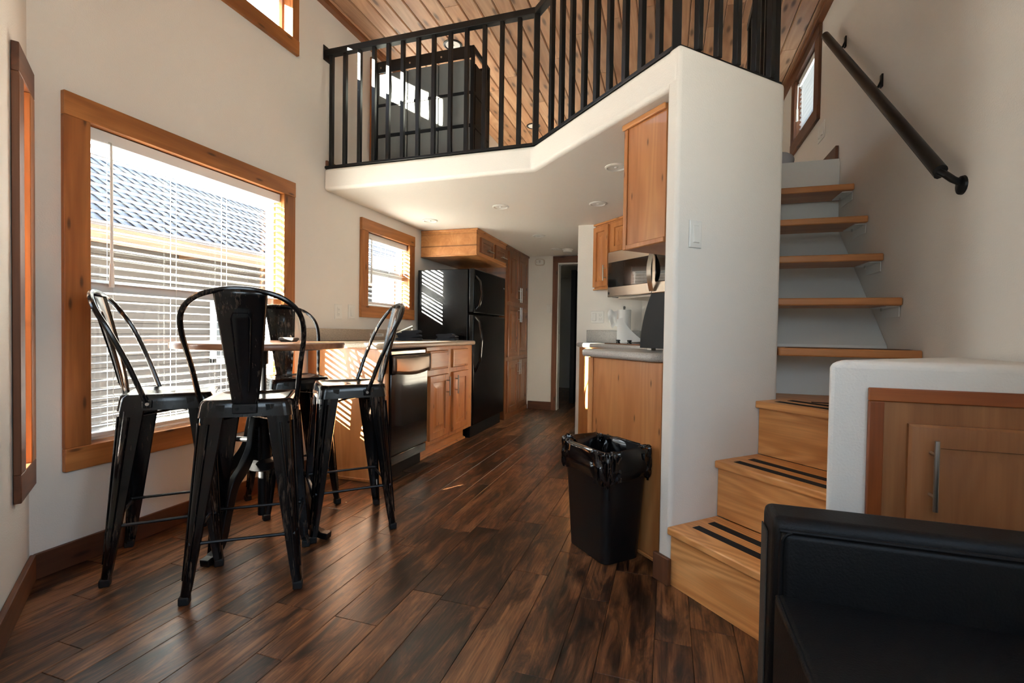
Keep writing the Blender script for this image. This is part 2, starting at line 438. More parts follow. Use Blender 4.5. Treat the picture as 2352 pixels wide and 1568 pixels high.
# ------------------------------------------------------------------ setting: walls
def wall(name, p0, p1, z0, z1, th, holes=(), mat=None, bevel=0):
    """wall from p0 to p1; thickness grows to the right-hand side of the direction; holes = (u0,u1,z0,z1)"""
    d = Vector((p1[0]-p0[0], p1[1]-p0[1])); L = d.length; a = math.atan2(d.y, d.x)
    us = sorted({0, L} | {h[0] for h in holes} | {h[1] for h in holes})
    zs = sorted({z0, z1} | {h[2] for h in holes} | {h[3] for h in holes})
    mb = MB()
    def solid(i, j):
        if i < 0 or j < 0 or i >= len(us)-1 or j >= len(zs)-1: return False
        uc, zc = (us[i]+us[i+1])/2, (zs[j]+zs[j+1])/2
        return not any(h[0] < uc < h[1] and h[2] < zc < h[3] for h in holes)
    for i in range(len(us)-1):
        for j in range(len(zs)-1):
            if not solid(i, j): continue
            u0, u1, a0, a1 = us[i], us[i+1], zs[j], zs[j+1]
            y0, y1 = -th, 0
            P = [(u0,y0,a0),(u1,y0,a0),(u1,y1,a0),(u0,y1,a0),(u0,y0,a1),(u1,y0,a1),(u1,y1,a1),(u0,y1,a1)]
            F = [(0,1,5,4),(2,3,7,6)]
            if not solid(i, j-1): F.append((0,3,2,1))
            if not solid(i, j+1): F.append((4,5,6,7))
            if not solid(i-1, j): F.append((3,0,4,7))
            if not solid(i+1, j): F.append((1,2,6,5))
            mb.add(P, F)
    me = mb.mesh(name)
    bm = bmesh.new(); bm.from_mesh(me); bmesh.ops.remove_doubles(bm, verts=bm.verts, dist=1e-5); bm.to_mesh(me); bm.free()
    me.materials.append(mat or M['wall'])
    o = bpy.data.objects.new(name, me); COL.objects.link(o)
    o.location = (p0[0], p0[1], 0); o.rotation_euler = (0, 0, a); o['kind'] = 'structure'
    if bevel:
        b = o.modifiers.new('bevel', 'BEVEL'); b.width = bevel; b.segments = 4; b.limit_method = 'ANGLE'
        me.polygons.foreach_set('use_smooth', [True]*len(me.polygons)); me.set_sharp_from_angle(angle=math.radians(35))
    return o
ZT = 3.23
J = 0.018
# left wall: run from high Y to low Y so that the thickness lies outside (X < 0)
def LH(y0, y1, z0, z1): return (YB+0.12-y1-J, YB+0.12-y0+J, z0-J, z1+J)
wall('wall_left', (0, YB+0.12), (0, 1.14), 0, ZT, 0.12,
     [LH(1.335, 2.372, .480, 1.797), LH(3.245, 3.875, 1.16, 1.746), LH(1.30, 2.432, 2.783, 3.05), LH(3.36, 4.30, 2.25, 3.03)])
BD = Vector((0.8198, -0.5726)); BL = 1.35; BE = (BD.x*BL, 1.14 + BD.y*BL)
wall('wall_bay', (0, 1.14), BE, 0, ZT, 0.12, [(.078, .200, .45, 1.82)])
wall('wall_side', BE, (BE[0], -1.32), 0, ZT, 0.12)
wall('wall_front', (BE[0]-0.12, -1.2), (XR+0.12, -1.2), 0, ZT, 0.12, [(.62, 1.77, 1.20, 2.30)])
wall('wall_right', (XR, -1.2), (XR, YB+0.12), 0, ZT, 0.12,
     [(.60, 2.05, 1.22, 2.18), (4.0+1.2-J, 4.58+1.2+J, 2.60-J, 3.10+J)])
wall('wall_back', (XR, YB), (0, YB), 0, ZT, 0.12, [(XR-1.47, XR-.955, 0, 1.832)])
# kitchen walls on the right of the hall (one continuous partition)
TH = 0.064
wk = MB()
pts = [(1.50, 5.84), (1.50, 4.24), (2.06, 4.24), (2.67, 3.63), (2.67, 2.44), (2.253, 1.983)]
pts2 = [(2.2975, 1.9375), (2.74, 2.38), (2.74, 5.84)]
wk.prism([(1.50, 5.84), (1.50, 4.24), (2.06, 4.24), (2.67, 3.63), (2.70, 3.63), (2.70, 5.84)], 0, ZC, None)
struct(wk, 'wall_kitchen', M['wall'], smooth=0)
ws = MB().prism([(2.253, 1.983), (2.2975, 1.9375), (2.74, 2.38), (2.74, 5.84), (2.70, 5.84), (2.70, 2.43)], 0, ZL)
struct(ws, 'wall_stair', M['wall'], bevel=0.016, seg=5)

# loft slab: kitchen ceiling and the white edge below the railing
lp = [(0, 2.745), (1.495, 2.745), (2.2975-.002, 1.9375+.002), (2.30, 2.03), (2.698, 2.43), (2.698, YB), (0, YB)]
struct(MB().prism(lp, ZC, ZL-0.001), 'ceiling_lower', M['ceil'], bevel=0.022, seg=5)
struct(MB().box(2.74, XR, 3.46, YB, 1.95, ZL-0.002), 'floor_landing', M['wall_stair'], smooth=0)
# carpet edge / loft wall piece seen beyond the drawer tower
struct(MB().box(0, 0.31, 4.75, YB, ZL, ZR), 'wall_closet', M['wall'], smooth=0)

# upper ceiling planks
ce = MB().box(-0.12, XR+0.12, -1.32, YB+0.12, ZR+0.016, ZR+0.06).build('ceiling', M['groove'], smooth=0); ce['kind'] = 'structure'
x = -0.057
while x < XR:
    x0, x1 = max(x, 0.0), min(x+0.116, XR)
    c = [-1.2] + sorted([random.uniform(-0.5, 1.2), random.uniform(2.9, 5.0)]) + [YB]
    for y0, y1 in zip(c[:-1], c[1:]):
        hx, hy, t = (x1-x0)/2 - 0.0016, (y1-y0)/2 - 0.0008, 0.007
        m = MB().add([(-hx, -hy, t), (-hx, hy, t), (-hx+t, -hy+.001, 0), (-hx+t, hy-.001, 0), (hx-t, -hy+.001, 0), (hx-t, hy-.001, 0), (hx, -hy, t), (hx, hy, t),
                      (-hx, -hy, .015), (-hx, hy, .015), (hx, -hy, .015), (hx, hy, .015)],
                     [(0,1,3,2),(2,3,5,4),(4,5,7,6),(8,9,1,0),(6,7,11,10),(0,2,4,6,10,8),(1,9,11,7,5,3),(8,10,11,9)])
        o = m.build('ceiling_plank', M['pine'], ce, smooth=0); o.location = ((x0+x1)/2, (y0+y1)/2, ZR)
    x += 0.116
def board(name, x0, x1, y0, y1, z0, z1, mat, parent=None, bevel=0.002):
    cx, cy, cz = (x0+x1)/2, (y0+y1)/2, (z0+z1)/2
    hx, hy, hz = abs(x1-x0)/2, abs(y1-y0)/2, abs(z1-z0)/2
    o = MB().box(-hx, hx, -hy, hy, -hz, hz).build(name, mat, parent, bevel=bevel); o.location = (cx, cy, cz); return o
def sboard(*a, **k):
    o = board(*a, **k); o['kind'] = 'structure'; return o
M['trim_y'] = wood('trim_wood_y', srgb(92, 52, 28), srgb(136, 84, 48), srgb(160, 104, 62), 'y', 0.5, knots=0.9, tone=0.1)
sboard('trim_1', 0.001, 0.045, 1.14, YB, 3.165, ZR-.001, M['trim_y'])
sboard('trim_2', XR-.045, XR-.001, -1.2, YB, 3.165, ZR-.001, M['trim_y'])
# baseboards
def baseboard(name, p0, p1, h=0.10, t=0.018, mat='trim_dark', off=0.0):
    d = Vector((p1[0]-p0[0], p1[1]-p0[1])); L = d.length
    o = MB().box(0, L, 0, .012, 0, h).build(name, M[mat], bevel=0.003); o.location = (p0[0], p0[1], 0.0005)
    o.rotation_euler = (0, 0, math.atan2(d.y, d.x)); o['kind'] = 'structure'; return o
baseboard('baseboard_left', (0.001, 2.59), (0.001, 1.155))
o = bpy.data.objects['baseboard_left']; o.location = (0.001, 1.15, .0005); o.rotation_euler = (0, 0, PI/2); o.scale = (1, -1, 1)
b2 = MB().box(0, 1.2, 0.001, 0.019, 0, .10).build('baseboard_bay', M['trim_dark'], bevel=.003); b2['kind'] = 'structure'
b2.location = (0.0, 1.14, .0005); b2.rotation_euler = (0, 0, math.atan2(BD.y, BD.x))
sboard('baseboard_back', .60, .902, YB-.018, YB-.001, .0005, .10, M['trim_dark'])
bp = MB().box(-.070, 0.012, -.018, -.0005, 0, .105).build('baseboard_post', M['trim_darkz'], bevel=.003); bp['kind'] = 'structure'
bp.location = (2.2975, 1.9375, .0005); bp.rotation_euler = (0, 0, -R45)
sboard('baseboard_loft', .001, .016, 2.76, 3.25, ZL, ZL+.06, M['trim_dark'])
sboard('baseboard_landing', XR-.018, XR-.001, 3.475, 3.86, ZL, ZL+.085, M['trim_dark'])

# ------------------------------------------------------------------ windows
def rail_board(name, w, h, t, mat, parent, loc, bev=.0025):
    o = MB().box(0, w, 0, t, 0, h).build(name, mat, parent, bevel=bev); o.location = loc; return o
def window(name, loc, rotz, w, h, tw=.092, tt=.02, depth=.10, trims=(1,1,1,1), double=True, mats=('trim', 'trim_x')):
    """origin = lower left corner of the opening on the room face of the wall; local -y looks into the room"""
    g = setting(name, loc, rotz)
    mz, mx = M[mats[0]], M[mats[1]]
    tl, tr, tb, tt_ = [tw*k for k in trims]
    rail_board('trim_board', tl, h, tt, mz, g, (-tl, -tt, 0)); rail_board('trim_board', tr, h, tt, mz, g, (w, -tt, 0))
    rail_board('trim_board', w+tl+tr, tt_, tt+.003, mx, g, (-tl, -tt-.003, h)); rail_board('trim_board', w+tl+tr, tb, tt+.003, mx, g, (-tl, -tt-.003, -tb))
    rail_board('jamb_board', J, h, depth, mz, g, (-J, 0, 0)); rail_board('jamb_board', J, h, depth, mz, g, (w, 0, 0))
    rail_board('jamb_board', w+2*J, J, depth, mx, g, (-J, 0, h)); rail_board('jamb_board', w+2*J, J, depth, mx, g, (-J, 0, -J))
    f = MB(); s = .03; y0, y1 = depth-.04, depth-.005
    f.box(0, s, y0, y1, 0, h); f.box(w-s, w, y0, y1, 0, h); f.box(s, w-s, y0, y1, 0, s); f.box(s, w-s, y0, y1, h-s, h)
    if double: f.box(s, w-s, y0-.008, y1, h*.5-.028, h*.5+.028)
    f.build('sash_frame', M['vinyl'], g, bevel=.002)
    if double:
        MB().box(s, w-s, y0+.014, y0+.017, h*.5+.028, h-s).build('pane', M['glass'], g, smooth=0)
        MB().box(s, w-s, y0+.014, y0+.017, s, h*.5-.028).build('pane', M['glass'], g, smooth=0)
    else:
        MB().box(s, w-s, y0+.014, y0+.017, s, h-s).build('pane', M['glass'], g, smooth=0)
    return g
def blind(label, loc, rotz, w, h, pitch=.038, depth=.036, ladders=(.2, .8), wand=None, tilt=0.06, drop=None):
    g = thing('window_blind', label, 'blind', loc, rotz)
    y = .034; cw = w-.012
    MB().box(.004, w-.004, .010, .052, h-.052, h-.004).build('headrail', M['slat'], g, bevel=.002)
    def sl(u, v):
        yy = (v-.5)*depth
        return Vector((u*cw, yy, .0022*(1-(2*v-1)**2)))
    mb = MB(); n = 5
    vs = []
    for k in range(n):
        v = k/(n-1); p = sl(0, v); vs += [(0, p.y, p.z), (cw, p.y, p.z)]
    for k in range(n):
        v = k/(n-1); p = sl(0, v); vs += [(0, p.y, p.z-.0016), (cw, p.y, p.z-.0016)]
    fs = [(2*k, 2*k+1, 2*k+3, 2*k+2) for k in range(n-1)] + [(2*n+2*k, 2*n+2*k+2, 2*n+2*k+3, 2*n+2*k+1) for k in range(n-1)]
    fs += [(0, 2*n, 2*n+1, 1), (2*n-2, 2*n-1, 4*n-1, 4*n-2)]
    mb.add(vs, fs)
    first = mb.build('slat', M['slat'], g, smooth=40)
    zb = 0.02 if drop is None else drop
    z = h-.075; k = 0
    while z > zb + .03:
        o = first if k == 0 else inst(first, g)
        o.location = (.006, y, z); o.rotation_euler = (tilt + random.uniform(-.012, .012), random.uniform(-.001, .001), 0)
        z -= pitch; k += 1
    MB().box(.006, w-.006, y-.022, y+.022, zb, zb+.018).build('bottom_rail', M['slat'], g, bevel=.003)
    for f in ladders:
        c = MB()
        c.tube([(w*f, y-depth/2-.001, zb+.01), (w*f, y-depth/2-.001, h-.05)], .0011, 5)
        c.tube([(w*f+.0, y+depth/2+.001, zb+.01), (w*f, y+depth/2+.001, h-.05)], .0011, 5)
        c.build('ladder_cord', M['slat'], g)
    if wand:
        c = MB(); c.tube([(wand[0], -.004, h-.06), (wand[0], -.006, h-wand[1])], [.0045, .0055], 8)
        c.tube([(wand[0], -.006, h-wand[1]), (wand[0], -.006, h-wand[1]-.10)], [.008, .010], 8)
        c.build('tilt_wand', M['white_plastic'], g)
        c = MB(); c.tube([(wand[0], .012, h-.045), (wand[0], -.004, h-.05), (wand[0], -.004, h-.062)], .003, 6)
        c.build('wand_hook', M['chrome'], g)
    return g
L90 = PI/2
window('window_1', (0, 1.335, .480), L90, 1.037, 1.317)
blind('wide white slatted blind in the big window behind the stools', (0, 1.335, .480), L90, 1.037, 1.317, ladders=(.10, .37, .64, .95), wand=(.085, .56), tilt=-.05)
window('window_2', (0, 3.245, 1.16), L90, .63, .586)
blind('small white slatted blind in the window above the sink counter', (0, 3.245, 1.16), L90, .63, .586, pitch=.0365, ladders=(.16, .55, .82), wand=(.06, .30), tilt=-.02)
window('window_3', (0, 1.30, 2.783), L90, 1.132, .267, tw=.09, trims=(1, .62, 1, 1), double=False)
window('window_4', (0, 3.36, 2.25), L90, .94, .78, tw=.09)
blind('white slatted blind behind the fabric drawer tower in the loft', (0, 3.36, 2.25), L90, .94, .78, ladders=(.2, .8))
window('window_5', (BD.x*.096, 1.14+BD.y*.096, .47), math.atan2(-BD.y, -BD.x) , .001, .001) if False else None
# narrow window of the bay wall (its room face looks towards +x+y, so the local frame runs back to the corner)
bang = math.atan2(BD.y, BD.x)
g5 = setting('window_5', (BD.x*.182, 1.14+BD.y*.182, .468), bang + PI)
for nm, w_, h_, lx, lz, m_ in (('trim_board', .075, 1.334, -.087, 0, 'trim_darkz'), ('trim_board', .075, 1.334, .097, 0, 'trim'), ('trim_board', .259, .096, -.087, 1.334, 'trim_dark'), ('trim_board', .259, .096, -.087, -.096, 'trim_dark')):  # far stile lighter than near one: light and shade put into wood tone
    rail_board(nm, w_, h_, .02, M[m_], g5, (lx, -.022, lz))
rail_board('jamb_board', .012, 1.334, .10, M['pale'], g5, (-.012, 0, 0)); rail_board('jamb_board', .012, 1.334, .10, M['pale'], g5, (.090, 0, 0))
rail_board('jamb_board', .1, .014, .10, M['trim_x'], g5, (-.008, 0, -.014)); rail_board('jamb_board', .1, .014, .10, M['trim_x'], g5, (-.008, 0, 1.334))
MB().box(0, .09, .070, .073, 0, 1.334).build('pane', M['glass'], g5, smooth=0)
# loft window on the right wall
window('window_6', (XR, 4.58, 2.60), -L90, .58, .50, tw=.098, trims=(1, 1.1, 1, .95), mats=('trim_darkz', 'trim_dark'), double=False)
blind('small slatted blind in the loft window above the stairs', (XR, 4.58, 2.60), -L90, .58, .50, ladders=(.2, .8), wand=(.05, .25), tilt=-.9)

# unseen openings added behind the camera to light the room: plain glazed frames
def glazed(name, loc, rotz, w, h, n=2):
    g = setting(name, loc, rotz); f = MB(); s = .05
    f.box(0, s, .02, .08, 0, h); f.box(w-s, w, .02, .08, 0, h); f.box(s, w-s, .02, .08, 0, s); f.box(s, w-s, .02, .08, h-s, h)
    for k in range(1, n): f.box(w*k/n-.025, w*k/n+.025, .02, .08, s, h-s)
    f.build('sash_frame', M['vinyl'], g); MB().box(s, w-s, .045, .048, s, h-s).build('pane', M['glass'], g, smooth=0)
glazed('fill_window_front', (BE[0]-.12+1.77, -1.2, 1.20), PI, 1.15, 1.10)

glazed('fill_window_right', (XR, .85, 1.22), -L90, 1.45, .96)
# doorway in the back wall
d2 = setting('door_2', (0, YB, 0))
for nm, a in (('door_trim', (.900, .962, -.020, -.001, 0, 1.835)), ('door_trim', (.900, 1.499, -.022, -.001, 1.835, 1.915))):
    o = MB().box(*a).build(nm, M['trim_darkz' if a[5] < 1.84 else 'trim_dark'], d2, bevel=.003)
MB().box(.955, .972, 0, .12, 0, 1.832).box(.972, 1.47, 0, .12, 1.815, 1.832).build('door_jamb', M['white_plastic'], d2, bevel=.002)
MB().tube([(.975, .02, .95), (.975, .035, .95)], .008, 8).build('strike_plate', M['chrome'], d2)
# bedroom beyond
struct(MB().box(.0, 2.3, 8.3, 8.4, 0, ZC), 'wall_bedroom', M['wall'], smooth=0)
struct(MB().box(0.1, .2, YB+.12, 8.3, 0, ZC), 'wall_bedroom_left', M['wall'], smooth=0)
struct(MB().box(2.3, 2.4, YB+.12, 8.3, 0, ZC), 'wall_bedroom_right', M['wall'], smooth=0)
struct(MB().box(0, 2.4, YB+.12, 8.4, ZC, ZC+.05), 'ceiling_bedroom', M['ceil'], smooth=0)
# ------------------------------------------------------------------ hardware
def pull(parent, x, z, L, y, vertical=True, r=.0055, stand=.028):
    m = MB()
    if vertical:
        m.tube([(x, y-stand, z-L/2), (x, y-stand, z+L/2)], r, 10)
        for s in (-.3, .3): m.tube([(x, y, z+L*s), (x, y-stand, z+L*s)], r*.75, 8)
    else:
        m.tube([(x-L/2, y-stand, z), (x+L/2, y-stand, z)], r, 10)
        for s in (-.3, .3): m.tube([(x+L*s, y, z), (x+L*s, y-stand, z)], r*.75, 8)
    return m.build('handle', M['chrome'], parent)
def cdoor(parent, x0, x1, z0, z1, y, mat, t=.02, border=.052, hx=None, hz=None, L=.15):
    m = MB().rings(x0, x1, z0, z1, [(0, y), (0, y-t+.004), (.004, y-t), (border, y-t), (border+.004, y-t+.011), (border+.016, y-t+.011), (border+.045, y-t+.0015), (border+.048, y-t)])
    d = m.build('door', mat, parent, smooth=25)
    if hx is not None: pull(d, hx, hz, L, y-t)
    return d
def cdrawer(parent, x0, x1, z0, z1, y, mat, t=.02, L=None):
    m = MB().rings(x0, x1, z0, z1, [(0, y), (0, y-t+.008), (.006, y-t+.003), (.014, y-t+.002), (.018, y-t), (.020, y-t)])
    d = m.build('drawer', mat, parent, smooth=25)
    if L: pull(d, (x0+x1)/2, (z0+z1)/2, L, y-t, vertical=False)
    return d

# ------------------------------------------------------------------ left kitchen run (local x = world Y, local -y = world X)
YL = 2.60
c = thing('sink_base_cabinet', 'wooden base cabinet with two drawers and two doors under the sink counter', 'cabinet', (0.003, YL, 0), L90)
# local x = Y-2.60, local y = -X
D = .597
MB().box(.53, 1.384, -D, -.02, .115, .848).build('body', M['cab'], c, bevel=.002)
MB().box(.53, 1.375, -D+.075, -.02, .0005, .115).build('toe_kick', M['cabx'], c, bevel=.002)
MB().box(.53, 1.382, -D+.055, -D+.075, .0005, .018).build('shoe_moulding', M['cabx'], c, bevel=.004)
cdrawer(c, .555, .868, .675, .820, -D, M['cabx']); cdrawer(c, .955, 1.262, .673, .822, -D, M['cabx'])
cdoor(c, .558, .870, .150, .632, -D, M['cab'], hx=.835, hz=.535)
cdoor(c, .958, 1.268, .150, .636, -D, M['cab'], hx=.993, hz=.535)
e = thing('end_panel', 'flat wooden end panel of the sink counter striped with sunlight', 'panel', (0.003, YL, 0), L90)
MB().box(0, .018, -.555, -.002, .0005, .848).build('panel', M['cab'], e, bevel=.001)
MB().box(-.004, .038, -D, -.555, .0005, .848).build('corner_post', M['cab'], e, bevel=.002)
MB().box(-.012, -.0005, -.555, -.02, .0005, .02).build('shoe_moulding', M['trim_x'], e, bevel=.003)
# dishwasher
dw = thing('dishwasher', 'black dishwasher with taupe control band between end panel and sink cabinet', 'dishwasher', (0.003, YL, 0), L90)
MB().box(.045, .525, -.56, -.03, .10, .84).build('tub', M['black'], dw)
MB().box(.043, .527, -.61, -.565, .16, .690).build('door', M['black_gloss'], dw, bevel=.006)
MB().box(.043, .527, -.60, -.565, .095, .155).build('lower_panel', M['black_gloss'], dw, bevel=.004)
MB().box(.043, .527, -.555, -.50, .0005, .09).build('toe_panel', M['black'], dw)
ctl = MB().grid(lambda u, v: Vector((.043+u*.484, -.612-.012*math.sin(PI*u)*(v)-.004*math.sin(PI*v), .805 - v*(.110+.022*math.sin(PI*u)))), 17, 6).build('control_panel', plain('taupe_metal', srgb(120, 104, 92), .3, .8), dw)
sb = ctl.modifiers.new('solid', 'SOLIDIFY'); sb.thickness = .02; sb.offset = -1
MB().grid(lambda u, v: Vector((.075+u*.405, -.626-.010*math.sin(PI*u), .782 - v*(.070+.012*math.sin(PI*u)))), 13, 3).build('handle_recess', M['black_gloss'], dw)
dd = MB()
for k in range(9): dd.box(.44+.006*(k % 3), .443+.006*(k % 3), -.629, -.627, .75+.012*(k//3), .752+.012*(k//3))
dd.build('button_marks', M['white_plastic'], dw, smooth=0)
MB().box(.06, .51, -.60, -.57, .81, .835).build('top_trim', M['chrome'], dw, bevel=.003)
# counter top
def rounded_top(poly, z0, z1, name, mat, parent, bev=.014):
    return MB().prism(poly, z0, z1).build(name, mat, parent, bevel=bev, seg=4)
ct = thing('sink_countertop', 'beige speckled countertop with backsplash along the left wall', 'countertop', (0, 0, 0))
def arc(cx, cy, r, a0, a1, n=8): return [(cx+r*math.cos(a0+(a1-a0)*k/n), cy+r*math.sin(a0+(a1-a0)*k/n)) for k in range(n+1)]
rounded_top([(.003, 2.555)] + arc(.635-.10, 2.555+.10, .10, -PI/2, 0) + [(.635, 3.984), (.003, 3.984)], .850, .887, 'slab', M['counter'], ct)
MB().box(.003, .024, 2.545, 4.0-.03, .8875, .975).build('backsplash', M['counter'], ct, bevel=.004)
MB().box(.15, .50, 3.32, 3.80, .8872, .8885).box(.17, .48, 3.34, 3.78, .8885, .8888).build('sink_rim', M['steel'], ct, bevel=.001)
f = thing('kitchen_faucet', 'chrome single lever faucet with angled spout by the small window', 'faucet', (.085, 3.52, .8885))
MB().lathe([(.026, 0), (.026, .008), (.018, .014), (.018, .065), (.014, .075), (0, .078)], 20).build('base', M['chrome'], f)
MB().tube([(0, 0, .045), (.04, .012, .062), (.15, .050, .112)], [.013, .013, .0125], 12).build('spout', M['chrome'], f)
MB().tube([(.138, .046, .104), (.141, .047, .085)], .008, 10).build('nozzle', M['chrome'], f)
MB().tube([(0, 0, .075), (.010, .004, .12), (.03, .01, .155)], [.006, .005, .006], 8).build('lever', M['chrome'], f)
def text(body, size, mat, parent, loc, rot, name='lettering'):
    cu = bpy.data.curves.new(name, 'FONT'); cu.body = body; cu.size = size; cu.align_x = 'CENTER'; cu.align_y = 'CENTER'; cu.extrude = .0002
    tmp = bpy.data.objects.new(name, cu); COL.objects.link(tmp)
    dg = bpy.context.evaluated_depsgraph_get(); me = bpy.data.meshes.new_from_object(tmp.evaluated_get(dg))
    COL.objects.unlink(tmp); bpy.data.objects.remove(tmp)
    me.materials.clear(); me.materials.append(mat)
    o = bpy.data.objects.new(name, me); COL.objects.link(o); o.parent = parent; o.location = loc; o.rotation_euler = rot; return o
lb = thing('sign_strip', 'small white strip of capital lettering stuck on the beige backsplash', 'sign', (.0245, 3.36, .929), L90)
MB().box(-.095, .095, -.0015, 0, -.012, .012).build('strip', M['white_plastic'], lb, smooth=0)
text('DISPOSER SWITCH', .0165, M['dark_slot'], lb, (0, -.0018, 0), (PI/2, 0, 0))

def towel(label, loc, rotz, s=1.0, fold=3):
    g = thing('folded_towel', label, 'towel', loc, rotz, None)
    for k in range(fold):
        z0 = k*.016*s; L = (.17 - .015*k)*s
        m = MB()
        def fn(u, v, z0=z0, L=L, k=k):
            a = 2*PI*u
            rx = L/2; ry = .0095*s
            cx = math.copysign(abs(math.cos(a))**.35, math.cos(a))*rx; cz = math.copysign(abs(math.sin(a))**.8, math.sin(a))*ry
            y = (v-.5)*.11*s + .004*math.sin(7*cx/L+k)
            return Vector((cx + .012*s*k*(1 if k % 2 else -1)*.5, y, z0+ry+cz + .004*s*math.sin(9*v+k)*(.3+.7*abs(cx)/L) + (.006*s if cx > .2*L and k else 0)))
        m.grid(fn, 28, 9, closeu=True)
        b = len(m.v)
        m.f.append([i for i in range(27, -1, -1)]); m.f.append([8*28+i for i in range(28)])
        m.build('fold', M['towel'], g)
    return g
towel('crumpled navy towel folded beside the faucet, behind the stool', (.30, 3.40, .890), .35, 1.15, 4)
towel('small folded navy towel at the fridge end of the sink counter', (.42, 3.85, .8875), .15, 1.05, 3)

# ------------------------------------------------------------------ refrigerator
fr = thing('refrigerator', 'tall black top-freezer refrigerator at the end of the sink counter', 'refrigerator', (0.02, 3.985, 0), L90)
MB().box(.008, .86, -.53, -.02, .02, 1.535).build('body', M['fridge'], fr, bevel=.006)
MB().box(.004, .862, -.592, -.537, 1.135, 1.540).build('freezer_door', M['fridge'], fr, bevel=.012, seg=3)
MB().box(.004, .862, -.592, -.537, .115, 1.124).build('fridge_door', M['fridge'], fr, bevel=.012, seg=3)
MB().box(.02, .84, -.56, -.50, .0005, .105).build('grille', M['black'], fr)
MB().tube([(.045, -.590, 1.165), (.048, -.625, 1.20), (.05, -.648, 1.30), (.048, -.632, 1.42), (.045, -.590, 1.47)], [.011, .013, .013, .012, .011], 10).build('freezer_handle', M['black_gloss'], fr)
MB().tube([(.045, -.590, 1.10), (.048, -.628, 1.06), (.05, -.652, .92), (.048, -.64, .70), (.045, -.590, .60)], [.011, .013, .013, .012, .011], 10).build('fridge_handle', M['black_gloss'], fr)
MB().box(.80, .84, -.594, -.5925, 1.42, 1.432).build('badge', M['chrome'], fr, smooth=0)
oc = thing('over_fridge_cabinet', 'wooden cabinet box with two small drawers hanging above the refrigerator', 'cabinet', (0.003, 4.108, 0), L90)
MB().box(0, .840, -.577, -.002, 1.682, ZC-.002).build('body', M['cabx'], oc, bevel=.002)
MB().box(-.008, .840, -.590, -.002, 1.905, ZC-.001).build('crown_moulding', M['cabx'], oc, bevel=.004)
MB().box(-.006, .840, -.586, -.002, 1.672, 1.684).build('base_moulding', M['cabx'], oc, bevel=.004)
for a, b in ((.075, .405), (.475, .815)): 
    d = MB().rings(a, b, 1.712, 1.852, [(0, -.577), (0, -.592), (.004, -.596), (.04, -.596), (.045, -.590), (.05, -.590), (.065, -.595)]).build('drawer', M['cab_shade'], oc, smooth=25)
    pull(d, (a+b)/2+.03, 1.745, .15, -.596, vertical=False)
tp = thing('pantry_cabinet', 'full height wooden pantry cabinet with six panelled doors beyond the refrigerator', 'cabinet', (0.003, 4.955, 0), L90)
MB().box(0, .882, -.577, -.002, .0005, ZC-.002).build('body', M['cab_shade'], tp, bevel=.002)
MB().box(-.005, .882, -.590, -.577, ZC-.025, ZC-.002).build('crown_moulding', M['cab_shade'], tp, bevel=.003)
MB().box(0, .882, -.586, -.577, .0005, .055).build('base_moulding', M['cab_shade'], tp, bevel=.003)
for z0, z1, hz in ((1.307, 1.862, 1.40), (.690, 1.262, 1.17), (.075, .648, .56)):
    cdoor(tp, .062, .428, z0, z1, -.577, M['cab_shade'], hx=.405, hz=hz, L=.17)
    cdoor(tp, .440, .810, z0, z1, -.577, M['cab_shade'], hx=.463, hz=hz, L=.17)

# ------------------------------------------------------------------ electrical plates, detectors
def plate(label, loc, rotz, kinds, w=None, h=.108, name=None, cat='switch'):
    n = len(kinds); w = w or .068*n+.008
    g = thing(name or ('outlet_plate' if kinds[0] == 'o' else 'switch_plate'), label, cat, loc, rotz)
    MB().rings(-w/2, w/2, -h/2, h/2, [(0, -.0005), (0, -.004), (.004, -.006), (.006, -.006)]).build('plate', M['white_plastic'], g, smooth=25)
    for i, k in enumerate(kinds):
        x = (i-(n-1)/2)*.066*(w/(.068*n+.008))
        if k == 'o':
            MB().box(x-.016, x+.016, -.0085, -.006, -.033, .033).build('receptacle', M['white_plastic'], g, bevel=.002)
            s = MB()
            for zz in (-.017, .017):
                s.box(x-.007, x-.005, -.0088, -.0083, zz-.004, zz+.005); s.box(x+.005, x+.007, -.0088, -.0083, zz-.003, zz+.004)
                s.tube([(x, -.0088, zz-.010), (x, -.0083, zz-.010)], .0022, 6)
            s.build('slots', M['dark_slot'], g, smooth=0)
        else:
            MB().add([(x-.016,-.006,-.034),(x+.016,-.006,-.034),(x+.016,-.006,.034),(x-.016,-.006,.034),(x-.014,-.012,-.032),(x+.014,-.012,-.032),(x+.014,-.0075,.032),(x-.014,-.0075,.032)],
                     [(0,1,5,4),(1,2,6,5),(2,3,7,6),(3,0,4,7),(4,5,6,7)]).build('rocker', M['white_plastic'], g, smooth=0)
    return g
plate('white double outlet plate on the wall left of the small window', (0, 2.905, 1.098), L90, 'o', w=.078, cat='outlet')
plate('plain white rocker plate just under the small window trim', (0, 3.058, 1.104), L90, 's', w=.078)
plate('white rocker plate on the hall end wall beside the door trim', (.86, YB, 1.266), 0, 's', w=.070)
plate('white two gang plate with rocker and outlet behind the paper towel roll', (1.682, 4.24, 1.112), 0, 'so', w=.115)
plate('large white rocker plate on the stair wall post', (2.3675, 2.0065, 1.362), R45, 's', w=.066, h=.105)
plate('white two gang rocker plate on the loft wall below the right window', (XR, 3.845, 2.39), -L90, 'ss', w=.145, h=.12)
sd = thing('smoke_detector', 'round white smoke detector on the hall ceiling', 'detector', (1.165, 5.42, ZC))
MB().lathe([(.0, -.036), (.045, -.036), (.052, -.028), (.052, -.012), (.060, -.010), (.062, -.0005)], 28).build('housing', M['white_plastic'], sd)
co = thing('gas_alarm', 'cream oval alarm unit on the hall end wall near the ceiling', 'detector', (.732, YB, 1.867-.02), 0)
